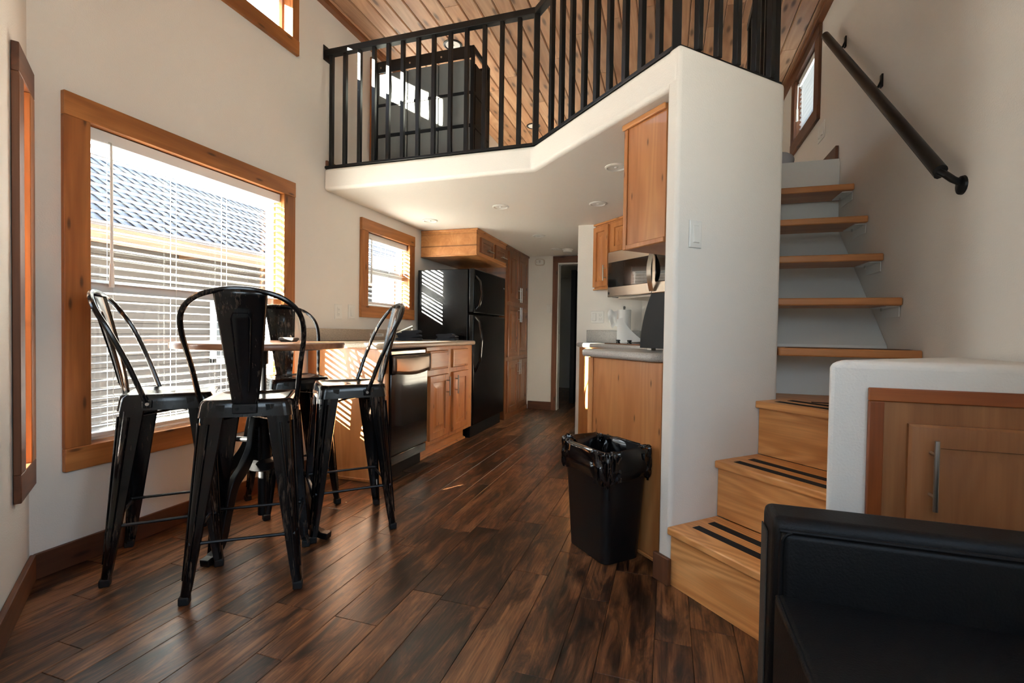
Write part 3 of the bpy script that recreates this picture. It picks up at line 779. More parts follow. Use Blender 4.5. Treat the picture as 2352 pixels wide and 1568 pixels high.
def oval(w, h, d, y, n=28): return [(w*math.copysign(abs(math.cos(2*PI*k/n))**.6, math.cos(2*PI*k/n)), h*math.copysign(abs(math.sin(2*PI*k/n))**.6, math.sin(2*PI*k/n))) for k in range(n)]
mo = Matrix.Rotation(PI/2, 4, 'X')
MB().prism(oval(.062, .042, 0, 0), 0.0005, .03, mo).build('housing', M['off_plastic'], co, bevel=.006)
MB().prism(oval(.050, .032, 0, 0), .03, .031, mo).build('face', M['white_plastic'], co)
MB().tube([(-.012, -.0315, .012), (0, -.032, .014), (.012, -.0315, .012)], .0025, 6).tube([(-.01, -.0315, -.008), (0, -.032, 0), (.01, -.0315, -.008)], .002, 6).box(-.04, -.034, -.0325, -.031, -.002, .006).build('marks', M['dark_slot'], co)

def downlight(label, x, y, z, r=.052, mat='white_plastic'):
    g = thing('downlight', label, 'downlight', (x, y, z))
    MB().lathe([(r+.012, -.0006), (r+.012, -.005), (r+.002, -.009), (r-.004, -.004), (r-.006, -.0008)], 32).build('trim_ring', M[mat], g)
    MB().lathe([(r-.004, -.0028), (r*.6, -.0024), (.0, -.0022)], 32).build('lens', M['lens'], g)
    MB().lathe([(.0, -.010), (.008, -.009), (.012, -.003)], 12).build('bulb', M['white_plastic'], g)
    return g
for lab, x, y in (('recessed ceiling light nearest the stair post cabinet', 1.974, 2.756+.05), ('recessed ceiling light above the middle of the kitchen floor', 1.043, 3.456),
                  ('recessed ceiling light near the diagonal wall cabinets', 1.765, 3.559), ('recessed ceiling light above the sink counter', .297, 3.734),
                  ('recessed ceiling light above the hall beside the pantry', 1.044, 4.592), ('recessed ceiling light nearest the smoke detector', 1.042, 5.36)):
    downlight(lab, x, y, ZC)
downlight('dark rimmed ceiling light above the fabric drawer tower', .635, 3.436, ZR, .062, 'black_metal')
downlight('dark rimmed ceiling light in the loft seen beside the railing corner', .847, 5.022, ZR, .062, 'black_metal')

# ------------------------------------------------------------------ right kitchen: diagonal units (local x along (1,-1), local -y towards (-1,-1))
S2 = math.sqrt(2)
def dloc(k, x):                       # point on the line X+Y=k with given X
    return (x, k-x, 0)
# diagonal wall face: k=6.30 from (2.06,4.24)
wc = thing('wall_cabinet', 'light wooden wall cabinet with panelled doors left of the microwave', 'cabinet', (1.632, 4.262-.002, 0), -R45)
# k=5.893 plane is local y=0 ; wall at y=.288
MB().box(0, .235, .0, .16, 1.350, ZC-.002).build('body', M['cab'], wc, bevel=.002)
MB().box(.235, .98, .0, .28, 1.628, ZC-.002).build('bridge_body', M['cab'], wc, bevel=.002)
MB().box(-.006, .98, -.012, .0, ZC-.020, ZC-.002).build('crown_moulding', M['cabx'], wc, bevel=.004)
MB().box(-.004, .235, -.010, .0, 1.345, 1.358).build('base_moulding', M['cabx'], wc, bevel=.004)
cdoor(wc, .022, .222, 1.372, 1.890, 0, M['cab'], border=.045, hx=.205, hz=1.48, L=.13)
cdoor(wc, .262, .60, 1.645, 1.890, 0, M['cab'], border=.045)
cdoor(wc, .612, .95, 1.645, 1.890, 0, M['cab'], border=.045)
mv = thing('microwave', 'stainless over-range microwave with black glass door and curved handle', 'microwave', (1.800, 3.945, 0), -R45)
z0, z1 = 1.262, 1.624
MB().box(0, .745, .045, .39, z0, z1).build('case', M['black'], mv, bevel=.003)
MB().box(0, .745, 0, .044, z0, z1).build('front_frame', M['steel'], mv, bevel=.006, seg=3)
MB().box(.012, .50, -.006, -.0005, z0+.078, z1-.085).build('door_glass', M['black_gloss'], mv, bevel=.003)
MB().box(.545, .735, -.005, -.0005, z0+.078, z1-.085).build('keypad', M['black_gloss'], mv, bevel=.002)
km = MB()
for i in range(3):
    for j in range(8): km.box(.615+i*.036, .630+i*.036, -.0056, -.005, z0+.095+j*.021, z0+.100+j*.021)
km.build('key_marks', M['off_plastic'], mv, smooth=0)
MB().grid(lambda u, v: Vector((.492+.045*v + .018*math.sin(PI*u), -.012-.045*math.sin(PI*u), z0+.015+u*(z1-z0-.075))), 14, 2).build('handle', M['chrome'], mv)
hh = mv.children[-1]; q = hh.modifiers.new('s', 'SOLIDIFY'); q.thickness = .012
MB().box(.012, .022, -.003, -.0006, z0+.022, z0+.042).build('badge', M['black'], mv, smooth=0)
MB().box(.10, .64, .03, .36, z0-.018, z0-.001).build('vent_grille', M['off_plastic'], mv, bevel=.004)
MB().box(.505, .507, -.002, -.0005, z0+.002, z1-.002).build('door_gap', M['black'], mv, smooth=0)
rc = thing('stove_base_cabinet', 'wooden base cabinet under the diagonal cooktop counter', 'cabinet', (0, 0, 0))
MB().prism([(1.565, 4.235), (1.565, 4.03), (1.70, 3.87), (2.45, 3.12), (2.66, 3.33), (2.66, 3.62), (2.05, 4.235)], .0005, .850).build('body', M['cab'], rc, bevel=.002)
rt = thing('stove_countertop', 'grey speckled counter holding the cooktop below the microwave', 'countertop', (0, 0, 0))
rounded_top([(1.545, 4.236), (1.535, 4.06), (1.56, 3.985), (1.68, 3.845), (2.43, 3.095), (2.665, 3.33), (2.665, 3.625), (2.055, 4.236)], .851, .887, 'slab', M['counter_g'], rt)
MB().box(1.592, 2.05, 4.216, 4.2365, .8875, .995).build('backsplash', M['counter_g'], rt, bevel=.003)
bs = MB().box(0.01, .84, -.022, -.003, .8875, .995).build('backsplash', M['counter_g'], rt, bevel=.003)
bs.location = (2.06, 4.24, 0); bs.rotation_euler = (0, 0, -R45)
ck = thing('cooktop', 'black gas cooktop with two dark knobs on the diagonal counter', 'cooktop', (1.80, 3.845, .8875), -R45)
MB().box(0, .62, 0, .30, 0, .008).build('glass_plate', M['black_gloss'], ck, bevel=.003)
MB().box(.0, .62, -.004, 0, -.0, .006).build('front_edge', plain('copper_edge', srgb(168, 120, 90), .3, .8), ck, bevel=.001)
for x in (.12, .25):
    MB().lathe([(.016, .0082), (.016, .014), (.010, .02), (.010, .032), (0, .033)], 14, Matrix.Translation((x, .035, 0))).box(x-.018, x+.018, .029, .041, .02, .034).build('knob', M['black_gloss'], ck, bevel=.001)
pt = thing('paper_towel_roll', 'white paper towel roll with a loose hanging sheet on a stand', 'paper towel', (1.925, 4.095, .8877))
MB().lathe([(.062, 0), (.062, .008), (.008, .012), (.008, .298), (.012, .304), (.0, .312)], 24).build('stand', M['chrome'], pt)
MB().lathe([(.016, .012), (.055, .014), (.056, .28), (.016, .282)], 32).build('roll', M['paper'], pt)
def sheet(u, v):
    a = -2.3 + .9*u
    x = .0565*math.cos(a) ; y = .0565*math.sin(a)
    return Vector((x + .20*max(0, u-.35)*(1-v)**1.3*1.4 - .04*u*v, y-.03*u, .27 - .265*v*(1) + .02*math.sin(6*u)*v))
MB().grid(lambda u, v: Vector((-.052 + u*(.05+.17*v**1.6), -.058-.012*math.sin(4*u)*v, .20-.195*v+ .015*u)), 14, 12).build('loose_sheet', M['paper'], pt)
MB().grid(lambda u, v: Vector((-.055-.075*u*(1-.3*v), -.035-.02*math.sin(5*v)-.02*u, .27-.13*v-.02*math.sin(7*u+3*v)*u)), 9, 9).build('wrapper', M['paper'], pt)

# peninsula
pc = thing('peninsula_cabinet', 'wooden end panel cabinet behind the black trash can', 'cabinet', (1.892, 2.468, 0), -R45)
LPn = (2.255-1.892)*S2
MB().box(.0, LPn, .0, .34, .0005, .848).build('body', M['cab'], pc, bevel=.003)
MB().box(-.001, .038, -.006, -.0002, .0005, .848).build('corner_stile', M['cab'], pc, bevel=.002)
MB().box(.0, LPn, -.014, -.0005, .0005, .016).build('shoe_moulding', M['cabx'], pc, bevel=.004)
pp = thing('peninsula_countertop', 'grey speckled counter with rounded nose above the trash can', 'countertop', (1.892, 2.468, 0), -R45)
rounded_top([(-.025, -.035), (LPn-.026, -.035), (LPn-.002, .0), (LPn-.002, .345), (-.025, .345)], .850, .889, 'slab', M['counter_g'], pp, .016)
uc = thing('upper_end_cabinet', 'tall wooden upper cabinet end panel beside the white stair post', 'cabinet', (2.070, 2.261, 0), -R45)
LU = (2.252-2.070)*S2
MB().box(0, LU, .003, .32, 1.352, ZC-.002).build('body', M['cab'], uc, bevel=.003)
MB().box(-.010, LU, -.012, .0025, ZC-.028, ZC-.002).build('crown_moulding', M['cabx'], uc, bevel=.005)
MB().box(0, .022, -.004, .0025, 1.352, ZC-.028).box(.022, LU, -.004, .0025, 1.352, 1.374).build('edge_moulding', M['cab'], uc, bevel=.003)
ap = thing('countertop_appliance', 'black countertop appliance with curved front and steel edge by the post', 'appliance', (2.150, 2.452, .8895), -R45)  # kind of appliance not made out, only its curved black shape
def side(x0, x1, mat, name, inset=0.0):
    prof = []
    n = 12
    for k in range(n+1):
        t = k/n; prof.append((.07*t**2.0 + inset, .012+t*.262))
    poly = prof + [(.20, .274), (.20, .012)]
    m = MB(); N = len(poly)
    vs = [(px, x0, pz) for px, pz in poly] + [(px, x1, pz) for px, pz in poly]
    fs = [tuple(range(N)), tuple(range(2*N-1, N-1, -1))] + [(i, N+i, N+(i+1) % N, (i+1) % N) for i in range(N)]
    m.add(vs, fs); return m.build(name, mat, ap, bevel=.002)
side(.0, .25, M['black'], 'body')
side(-.004, -.0005, M['steel'], 'steel_edge', -.004)
side(-.010, -.0045, M['black'], 'side_panel', .003)
for fx in (.02, .15):
    for fy in (.02, .20): MB().box(fx, fx+.03, fy, fy+.03, 0, .012).build('foot', M['chrome'], ap, bevel=.002)
MB().tube([(.035, .10, .215), (.018, .10, .215)], .008, 8).build('lid_knob', M['chrome'], ap)

# ------------------------------------------------------------------ floor register, screw
vr = thing('floor_register', 'brown slotted floor vent in front of the dishwasher', 'vent', (.560, 2.872, .0004))
MB().box(0, .115, 0, .272, 0, .0035).build('frame', plain('vent_brown', srgb(74, 56, 44), .5, .3), vr, bevel=.001)
s = MB()
for k in range(22): s.box(.030, .085, .018+k*.0108, .0225+k*.0108, .0036, .0041)
s.build('slots', M['black'], vr, smooth=0)
tag(MB().lathe([(0, 0), (.004, .0005), (.005, .002), (0, .004)], 10, Matrix.Translation((.58, 2.247, .0006))).build('loose_screw', M['chrome']), 'tiny shiny screw lying on the floor between stool and cabinets', 'screw')

# ------------------------------------------------------------------ stairs
A = Vector((2.2975, 1.9375, 0)); RS = .2297
st = thing('lower_stairs', 'three honey oak box steps with black grip strips beside the post', 'stairs', (A.x, A.y, 0), -R45)
# local x = across (1,-1)/s2, local y = up the stairs (1,1)/s2, front faces -y
W = .560
runs = [0.004, .258, .505]
grips = []
for i, s0 in enumerate(runs):
    z = RS*(i+1)
    back = runs[i+1]+.0 if i < 2 else None
    if i < 2:
        MB().box(.003, W-.004, s0, s0+.02, RS*i+.0005, z-.030).build('riser', M['step'], st, bevel=.001)
        MB().box(.002, W-.004, s0-.022, back-.0005, z-.0295, z).build('tread', M['step'], st, bevel=.006, seg=3)
    else:
        MB().box(.003, W-.004, s0, s0+.02, RS*i+.0005, z-.030).build('riser', M['step'], st, bevel=.001)
        # winder platform: wall side follows the stair wall then the world axes
        def tl(X, Y): dx, dy = X-A.x, Y-A.y; return ((dx-dy)/S2, (dx+dy)/S2)
        p = [(0, s0-.022), (W-.004, s0-.022), (W-.004, .79), tl(XR-.002, 2.116), tl(XR-.002, 2.66), tl(2.742, 2.66), tl(2.742, 2.384)]
        MB().prism(p, z-.0295, z).build('tread', M['step'], st, bevel=.004)
    for off, x0 in (((.062, .050), (.148, .048)) if i == 0 else ((.026, .055), (.112, .055))):
        MB().box(x0, W-.03, s0+off, s0+off+.037, z+.0002, z+.0012).build('grip_strip', M['grip'], st, smooth=0)
gx = MB().box(-.0, .30, 0, .026, z+.0002, z+.0012).build('grip_strip', M['grip'], st, smooth=0)
gx.location = (.13, s0+.16, 0); gx.rotation_euler = (0, 0, R45*.75)
# box carcass under the steps
MB().prism([(0.004, .03), (W-.006, .03), (W-.006, .75), (.3, .75), (.004, .60)], .0005, RS-.032).build('carcass', M['step'], st)

us = [(2.36, 4), (2.546, 5), (2.759, 6), (2.963, 7), (3.174, 8)]
ut = thing('upper_stairs', 'five open oak treads climbing to the loft on white brackets', 'stairs', (2.742, 2.36, 0))
for y, k in us:
    z = RS*k; dy = y-2.36
    MB().box(0, XR-2.744, dy, dy+.245, z-.036, z).build('tread', M['tread'], ut, bevel=.007, seg=3)
    MB().box(XR-2.742-.055, XR-2.742-.004, dy+.03, dy+.21, z-.041, z-.0365).box(XR-2.742-.006, XR-2.742-.003, dy+.03, dy+.21, z-.085, z-.0365).build('bracket', M['white_plastic'], ut, smooth=0)
    MB().tube([(XR-2.742-.03, dy+.15, z-.056), (XR-2.742-.03, dy+.15, z-.0415)], .004, 6).build('bolt', M['chrome'], ut)
MB().box(.03, XR-2.742-.03, .018, .042, RS*4+.0002, RS*4+.0012).box(.05, XR-2.742-.02, .065, .09, RS*4+.0002, RS*4+.0012).build('grip_strip', M['grip'], ut, smooth=0)
# white sloping board behind the treads
bb = MB(); x0, x1 = 2.742, XR-.002
prof = [(3.475, 2.05), (3.44, 2.05), (3.44, 1.63), (2.70, .93), (2.62, RS*3+.0008), (2.66, RS*3+.0008), (3.475, 1.60)]
N = len(prof)
bb.add([(x0, a, b) for a, b in prof] + [(x1, a, b) for a, b in prof], [tuple(range(N)), tuple(range(2*N-1, N-1, -1))] + [(i, N+i, N+(i+1) % N, (i+1) % N) for i in range(N)])
struct(bb, 'wall_stair_back', M['wall_stair'], smooth=0)

# knee wall box with storage door
kb = MB().prism([(2.70, 1.55), (XR-.001, 1.55), (XR-.001, 2.112)], 0.0005, .905)
struct(kb, 'wall_knee', M['wall'], bevel=.022, seg=5)
kd = thing('storage_door', 'stained wooden panelled storage door in the white knee wall', 'cabinet', (2.800, 1.55, 0), 0)
zt = .833
for a, nm in (((0, .036, -.014, -.0005, .05, zt-.036), 'frame_stile'), ((0, .46, -.014, -.0005, zt-.036, zt), 'frame_rail')):
    MB().box(*a).build(nm, M['door_frame'] if nm == 'frame_stile' else wood('knee_frame_x', srgb(120, 58, 24), srgb(154, 82, 36), srgb(170, 98, 48), 'x', 0.4, tone=.05, fiber=.3), kd, bevel=.003)
MB().box(.036, .46, -.006, -.0005, .05, zt-.036).build('face_frame', M['door_wood'], kd, bevel=.001)
dr = MB().rings(.090, .46, .06, zt-.092, [(0, -.006), (0, -.016), (.006, -.021), (.012, -.0225), (.058, -.0225), (.060, -.017), (.066, -.017), (.088, -.0215), (.09, -.022)]).build('door', M['door_wood'], kd, smooth=25)
pull(dr, .137, .615, .182, -.0225, r=.0058, stand=.03)

# handrail on the right wall
hr = thing('stair_handrail', 'black wall handrail slanting up beside the open treads', 'handrail', (3.19, 2.09, 1.55))
e0 = Vector((0, 0, 0)); e1 = Vector((.0, 1.45, 1.335))
MB().tube([e0+Vector((0,.02,.0185)), e1], .022, 14, flat=1.0).build('rail', M['black_metal'], hr)
MB().tube([e0+Vector((0,.03,.005)), e1+Vector((0,.0,-.02))], .014, 8).build('rail_fillet', M['black_metal'], hr)
MB().tube([e0+Vector((0, .03, .02)), (.012, .010, .000), (.035, .018, -.015), (.070, .030, -.030)], [.013, .012, .012, .011], 10).build('lower_bracket', M['black_metal'], hr)
MB().lathe([(0, 0), (.034, .0), (.032, .008), (.02, .012), (0, .014)], 20, Matrix.Translation((.0725, .034, -.034)) @ Matrix.Rotation(-PI/2, 4, 'Y')).build('rosette', M['black_metal'], hr)
for t in (.52, .90):
    p = e1*t
    MB().tube([p+Vector((.0, 0, -.02)), p+Vector((.02, 0, -.04)), p+Vector((.055, .0, -.03)), p+Vector((.072, 0, .01))], .006, 8).build('bracket', M['black_metal'], hr)
    MB().box(.064, .0725, p.y-.012, p.y+.012, p.z-.035, p.z+.03).build('bracket_plate', M['black_metal'], hr, bevel=.002)

# ------------------------------------------------------------------ loft railing
rl = thing('loft_railing', 'black metal baluster railing running along the loft edge', 'railing', (0, 2.765, ZL))
bal = MB().box(-.0125, .0125, -.0125, .0125, .018, .770).build('baluster', M['black_metal'], rl, bevel=.002)
spots = []
yo = 2.765
for x in [.048, .157, .273, .385, .494, .602, .715, .826, .942, 1.053, 1.172, 1.285, 1.397]: spots.append((x, yo, 0))
dg = [1.616, 1.69, 1.76, 1.838, 1.91, 1.981, 2.059, 2.133, 2.206]
for x in dg: spots.append((x+.012, 4.235-x+.020, R45))
for x in [2.354+.035, 2.437+.03, 2.517+.03, 2.60+.03, 2.68+.02]: spots.append((x-.022, x-.36+.018, R45))
for y in [2.50, 2.61, 2.72, 2.83, 2.94, 3.05, 3.16]: spots.append((2.722, y, 0))
for k, (x, y, r) in enumerate(spots):
    o = bal if k == 0 else inst(bal, rl)
    o.location = (x, y-2.765, 0); o.rotation_euler = (0, 0, r)
for x, y, r in ((1.503, 2.762, R45/2), (2.285, 1.985, 0), (2.70, 2.385, 0), (2.722, 3.27, 0)):
    o = MB().box(-.017, .017, -.017, .017, .0005, .775).build('post', M['black_metal'], rl, bevel=.002); o.location = (x, y-2.765, 0); o.rotation_euler = (0, 0, r)
def railseg(nm, p, q, z0, z1, hw):
    d = Vector((q[0]-p[0], q[1]-p[1])); L = d.length
    o = MB().box(-.008, L+.008, -hw, hw, z0, z1).build(nm, M['black_metal'], rl, bevel=.003); o.location = (p[0], p[1]-2.765, 0); o.rotation_euler = (0, 0, math.atan2(d.y, d.x))
P = [(.012, 2.765), (1.503, 2.765), (2.285, 1.985), (2.715, 2.405), (2.722, 3.27)]
for a, b in zip(P[:-1], P[1:]):
    railseg('top_rail', a, b, .768, .808, .022)
    railseg('bottom_rail', a, b, .0005, .018, .017)
MB().box(.001, .006, -.035, .035, .735, .835).build('wall_bracket', M['black_metal'], rl, bevel=.001)

# ------------------------------------------------------------------ loft: fabric drawer tower, bed, pillow
rk = thing('drawer_tower', 'black framed tower of grey fabric drawers behind the loft railing', 'drawer tower', (.265, 2.95, ZL))
RW, RD, RH = .757, .30, .785
fm = MB(); t = .022
for xx in (0, RW-t):
    for yy in (0, RD-t): fm.box(xx, xx+t, yy, yy+t, 0, RH)
for zz in (.035, .255, .470): fm.box(t, RW-t, 0, t, zz, zz+.02); fm.box(t, RW-t, RD-t, RD, zz, zz+.02); fm.box(0, t, t, RD-t, zz, zz+.02); fm.box(RW-t, RW, t, RD-t, zz, zz+.02)
fm.box(t, RW-t, RD-t, RD, RH-.02, RH); fm.box(0, t, t, RD-t, RH-.02, RH); fm.box(RW-t, RW, t, RD-t, RH-.02, RH)
fm.build('frame', M['black'], rk, bevel=.002)
MB().box(t, RW-t, -.002, .012, RH-.075, RH).build('top_bar', M['black_metal'], rk, bevel=.002)
for xx in (.05, .28, .52): MB().tube([(xx, -.002, RH-.045), (xx, -.006, RH-.045)], .006, 8).build('screw', M['chrome'], rk)
for zz in (.057, .277, .492):
    for c3 in range(3):
        wd = (RW-2*t)/3
        x0 = t+c3*wd+.004
        hgt = .195 if zz < .49 else .205
        def fn(u, v): return Vector((x0+u*(wd-.008), .004+.006*math.sin(PI*u)*math.sin(PI*v), zz+v*hgt))
        m = MB().box(x0, x0+wd-.008, .012, RD-.03, zz, zz+hgt)
        m.grid(fn, 8, 6)
        m.build('fabric_drawer', M['fabric_grey'], rk, smooth=30)
for zz in (.05, .265, .48): MB().box(RW-.006, RW+.001, .03, RD-.03, zz+.01, zz+.195).build('side_cloth', M['black'], rk, smooth=0)
bd = thing('loft_bed', 'low loft mattress edge beyond the stair landing', 'bed', (1.5, 4.0, ZL))
MB().box(0, 1.15, 0, 1.7, .001, .06).build('mattress', M['pillow'], bd, bevel=.03, seg=3)
plw = thing('pillow', 'soft grey pillow at the top of the stairs', 'pillow', (2.88, 3.66, ZL), .1)
MB().grid(lambda u, v: Vector(((.17*math.copysign(abs(math.cos(2*PI*u))**.6, math.cos(2*PI*u)))*math.sin(PI*v)**.5, .13*math.copysign(abs(math.sin(2*PI*u))**.6, math.sin(2*PI*u))*math.sin(PI*v)**.5, .062-.06*math.cos(PI*v))), 32, 14, closeu=True).build('cushion', M['pillow'], plw)

# ------------------------------------------------------------------ bar stools
def chain(pts, n=8):
    """Catmull-Rom through pts"""
    P = [Vector(p) for p in pts]; out = []
    for i in range(len(P)-1):
        a = P[i-1] if i else P[0]*2-P[1]; b = P[i]; c = P[i+1]; d = P[i+2] if i+2 < len(P) else P[-1]*2-P[-2]
        for k in range(n):
            t = k/n
            out.append(.5*((2*b)+(c-a)*t+(2*a-5*b+4*c-d)*t*t+(3*b-a-3*c+d)*t**3))
    out.append(P[-1]); return out
def rrect(hx, hy, r, z, n=5, cx=0, cy=0):
    out = []
    for (sx_, sy_, a0) in ((1, 1, 0), (-1, 1, PI/2), (-1, -1, PI), (1, -1, 1.5*PI)):
        for k in range(n+1):
            a = a0+PI/2*k/n
            out.append((cx+sx_*(hx-r)+r*math.cos(a), cy+sy_*(hy-r)+r*math.sin(a), z))
    return out
def loft(m, loops, cap0=True, cap1=True):
    n = len(loops[0]); vs = [p for L in loops for p in L]; fs = []
    for i in range(len(loops)-1):
        for k in range(n):
            l = (k+1) % n
            fs.append((i*n+k, i*n+l, (i+1)*n+l, (i+1)*n+k))
    if cap0: fs.append(tuple(range(n-1, -1, -1)))
    if cap1: fs.append(tuple((len(loops)-1)*n+k for k in range(n)))
    m.add(vs, fs)
SZ = .708
def make_stool(label):
    g = thing('bar_stool', label, 'bar stool', (0, 0, 0), 0, 'black metal bar stools around the round table')
    m = MB()
    loft(m, [rrect(.158, .158, .030, SZ-.062), rrect(.154, .154, .032, SZ-.030), rrect(.152, .152, .034, SZ-.012), rrect(.146, .146, .034, SZ-.002), rrect(.140, .140, .032, SZ),
             rrect(.128, .128, .028, SZ-.0015), rrect(.120, .120, .026, SZ-.006), rrect(.05, .05, .02, SZ-.009)], cap0=False)
    seat = m.build('seat', M['stool'], g)
    MB().prism([(x, y) for x, y, z in rrect(.021, .009, .008, 0)], SZ-.0088, SZ-.0083).build('hand_slot', M['black'], seat, smooth=0)
    for sx_ in (-1, 1):
        for sy_ in (-1, 1):
            m = MB(); loops = []
            for t in (0, .1, .35, .7, .93, 1.0):
                z = (SZ-.018)*(1-t)+.012*t
                c0 = .154+(.195-.154)*t                      # outer corner
                wd = .088*(1-t)+.030*t; th = .006; r = .024*(1-t)+.010*t; dp = wd
                if t > .9: c0 += .004*(t-.9)/.1
                # L section with rounded outer corner
                ex = 3.2
                sec = [(c0-wd+wd*math.cos(a)**(2/ex), c0-wd+wd*math.sin(a)**(2/ex)) for a in (0, .12, .35, .6, PI/4, .97, 1.22, 1.45)] + [(c0-wd, c0), (c0-wd-.003, c0-.010), (c0-wd+.006, c0-.010), (c0-wd+.010, c0-th-.003), (c0-th-.006, c0-th-.006), (c0-th-.003, c0-wd+.010), (c0-.010, c0-wd+.006), (c0-.010, c0-wd-.003)]
                L = [(sx_*a, sy_*b, z) for a, b in sec]
                if sx_*sy_ < 0: L = L[::-1]
                loops.append(L)
            loops = loops[::-1]
            loft(m, loops)
            leg = m.build('leg', M['stool'], g, smooth=50)
            MB().box(sx_*.199-.0, sx_*.199-sx_*.034, sy_*.199, sy_*.199-sy_*.034, .0003, .030).build('rubber_foot', M['rubber'], leg, bevel=.005)
            # ribs pressed into each leg face
            rb = MB()
            for s in (0, 1):
                pts = []
                for t in (.10, .5, .9):
                    z = (SZ-.018)*(1-t)+.012*t; c0 = .154+.041*t; wd = .088*(1-t)+.030*t; q = c0-wd*.48
                    pts.append((sx_*c0, sy_*q, z) if s else (sx_*q, sy_*c0, z))
                rb.tube(pts, [.004, .0035, .003], 6)
            rb.build('leg_rib', M['stool'], leg)
    def legc(z): t = 1-(z-.012)/(SZ-.03); return .154+.041*t-.012
    fb = [(-1, -1, 1, -1, .205), (1, -1, 1, 1, .215), (1, 1, -1, 1, .205), (-1, 1, -1, -1, .215)]
    for a, b, c_, d, z in fb:
        q = legc(z); p0 = Vector((a*q, b*q, z)); p1 = Vector((c_*q, d*q, z)); v = (p1-p0)
        MB().tube([p0, p0+v*.08, p0+v*.14, p0+v*.86, p0+v*.92, p1], [.009, .009, .006, .006, .009, .009], 8).build('footrest_bar', M['cast'], g)
    q = .146
    MB().tube([(-q, -q, SZ-.085), (0, 0, SZ-.072), (q, q, SZ-.085)], .005, 6).tube([(-q, q, SZ-.090), (0, 0, SZ-.084), (q, -q, SZ-.090)], .005, 6).build('cross_brace', M['stool'], g)
    # back hoop, splat
    hoop = [(-.160, -.060, SZ-.035), (-.168, -.080, SZ+.02), (-.180, -.115, SZ+.12), (-.196, -.165, SZ+.24), (-.186, -.205, SZ+.315), (-.140, -.232, SZ+.365), (-.07, -.248, SZ+.390), (0, -.252, SZ+.397)]
    full = hoop + [(-x, y, z) for x, y, z in hoop[-2::-1]]
    hp = MB().tube(chain(full, 6), .0095, 10).build('back_hoop', M['stool'], g)
    for sx_ in (-1, 1):
        MB().box(sx_*.1575, sx_*.165, -.074, -.044, SZ-.052, SZ-.022).build('hoop_plate', M['stool'], hp, bevel=.002)
        MB().tube([(sx_*.164, -.058, SZ-.037), (sx_*.170, -.058, SZ-.037)], .0065, 10).build('hoop_bolt', M['chrome'], hp)
    def sp(u, v):
        x = (u-.5)*2; wv = .040+(.086-.040)*v**.85
        z = SZ-.025+v*(.397+.020)
        yb = -.158 - (.090)*(v**1.25) if v > .0 else -.158
        curve = .016*(1-x*x)*(.3+.7*v)
        edge = .006 if abs(x) > .92 else 0
        em = 0
        wi = .42
        if .12 < v < .80:
            if abs(x) < wi*(.75+.25*v): em = .0055
        return Vector((x*wv, yb-curve+edge+em*0 - em, z))
    m = MB().grid(sp, 25, 25)
    spl = m.build('splat', M['stool'], g, smooth=60)
    q = spl.modifiers.new('s', 'SOLIDIFY'); q.thickness = .0035
    # pressed outline on the splat (both faces)
    ol = []
    for (x, v) in ((-.30, .14), (-.36, .4), (-.40, .76), (-.30, .81), (.30, .81), (.40, .76), (.36, .4), (.30, .14)):
        wv = .040+.046*v**.85; ol.append((x*wv, -.158-.090*v**1.25-.016*(1-x*x)*(.3+.7*v)-.0045, SZ-.025+v*.417))
    MB().tube(ol, .0022, 6).build('pressed_outline', M['stool'], spl)
    m = MB().box(-.040, .040, -.172, -.1585, SZ-.048, SZ-.014)
    br = m.build('splat_bracket', M['black_metal'], g, bevel=.003)
    MB().tube([(-.024, -.172, SZ-.030), (-.024, -.176, SZ-.030)], .006, 10).tube([(.024, -.172, SZ-.030), (.024, -.176, SZ-.030)], .006, 10).build('bracket_screw', M['black'], br)
    return g
def ang(dx, dy): return math.atan2(dy, dx)-PI/2        # local +y (front of the seat) towards (dx,dy)
s0 = make_stool('black metal stool nearest the camera with its back turned to it')
s0.location = (.720, 1.479, 0); s0.rotation_euler = (0, 0, ang(-.60, .80))
dup(s0, (.296, 1.470, 0), ang(.70, .71), 'black metal stool by the big window on the left, seen from its side')
dup(s0, (.292, 2.155, 0), ang(.866, -.50), 'black metal stool on the far side of the table, partly hidden')
dup(s0, (.755, 2.028, 0), ang(-.69, -.72), 'black metal stool on the right of the table, in front of the dishwasher')

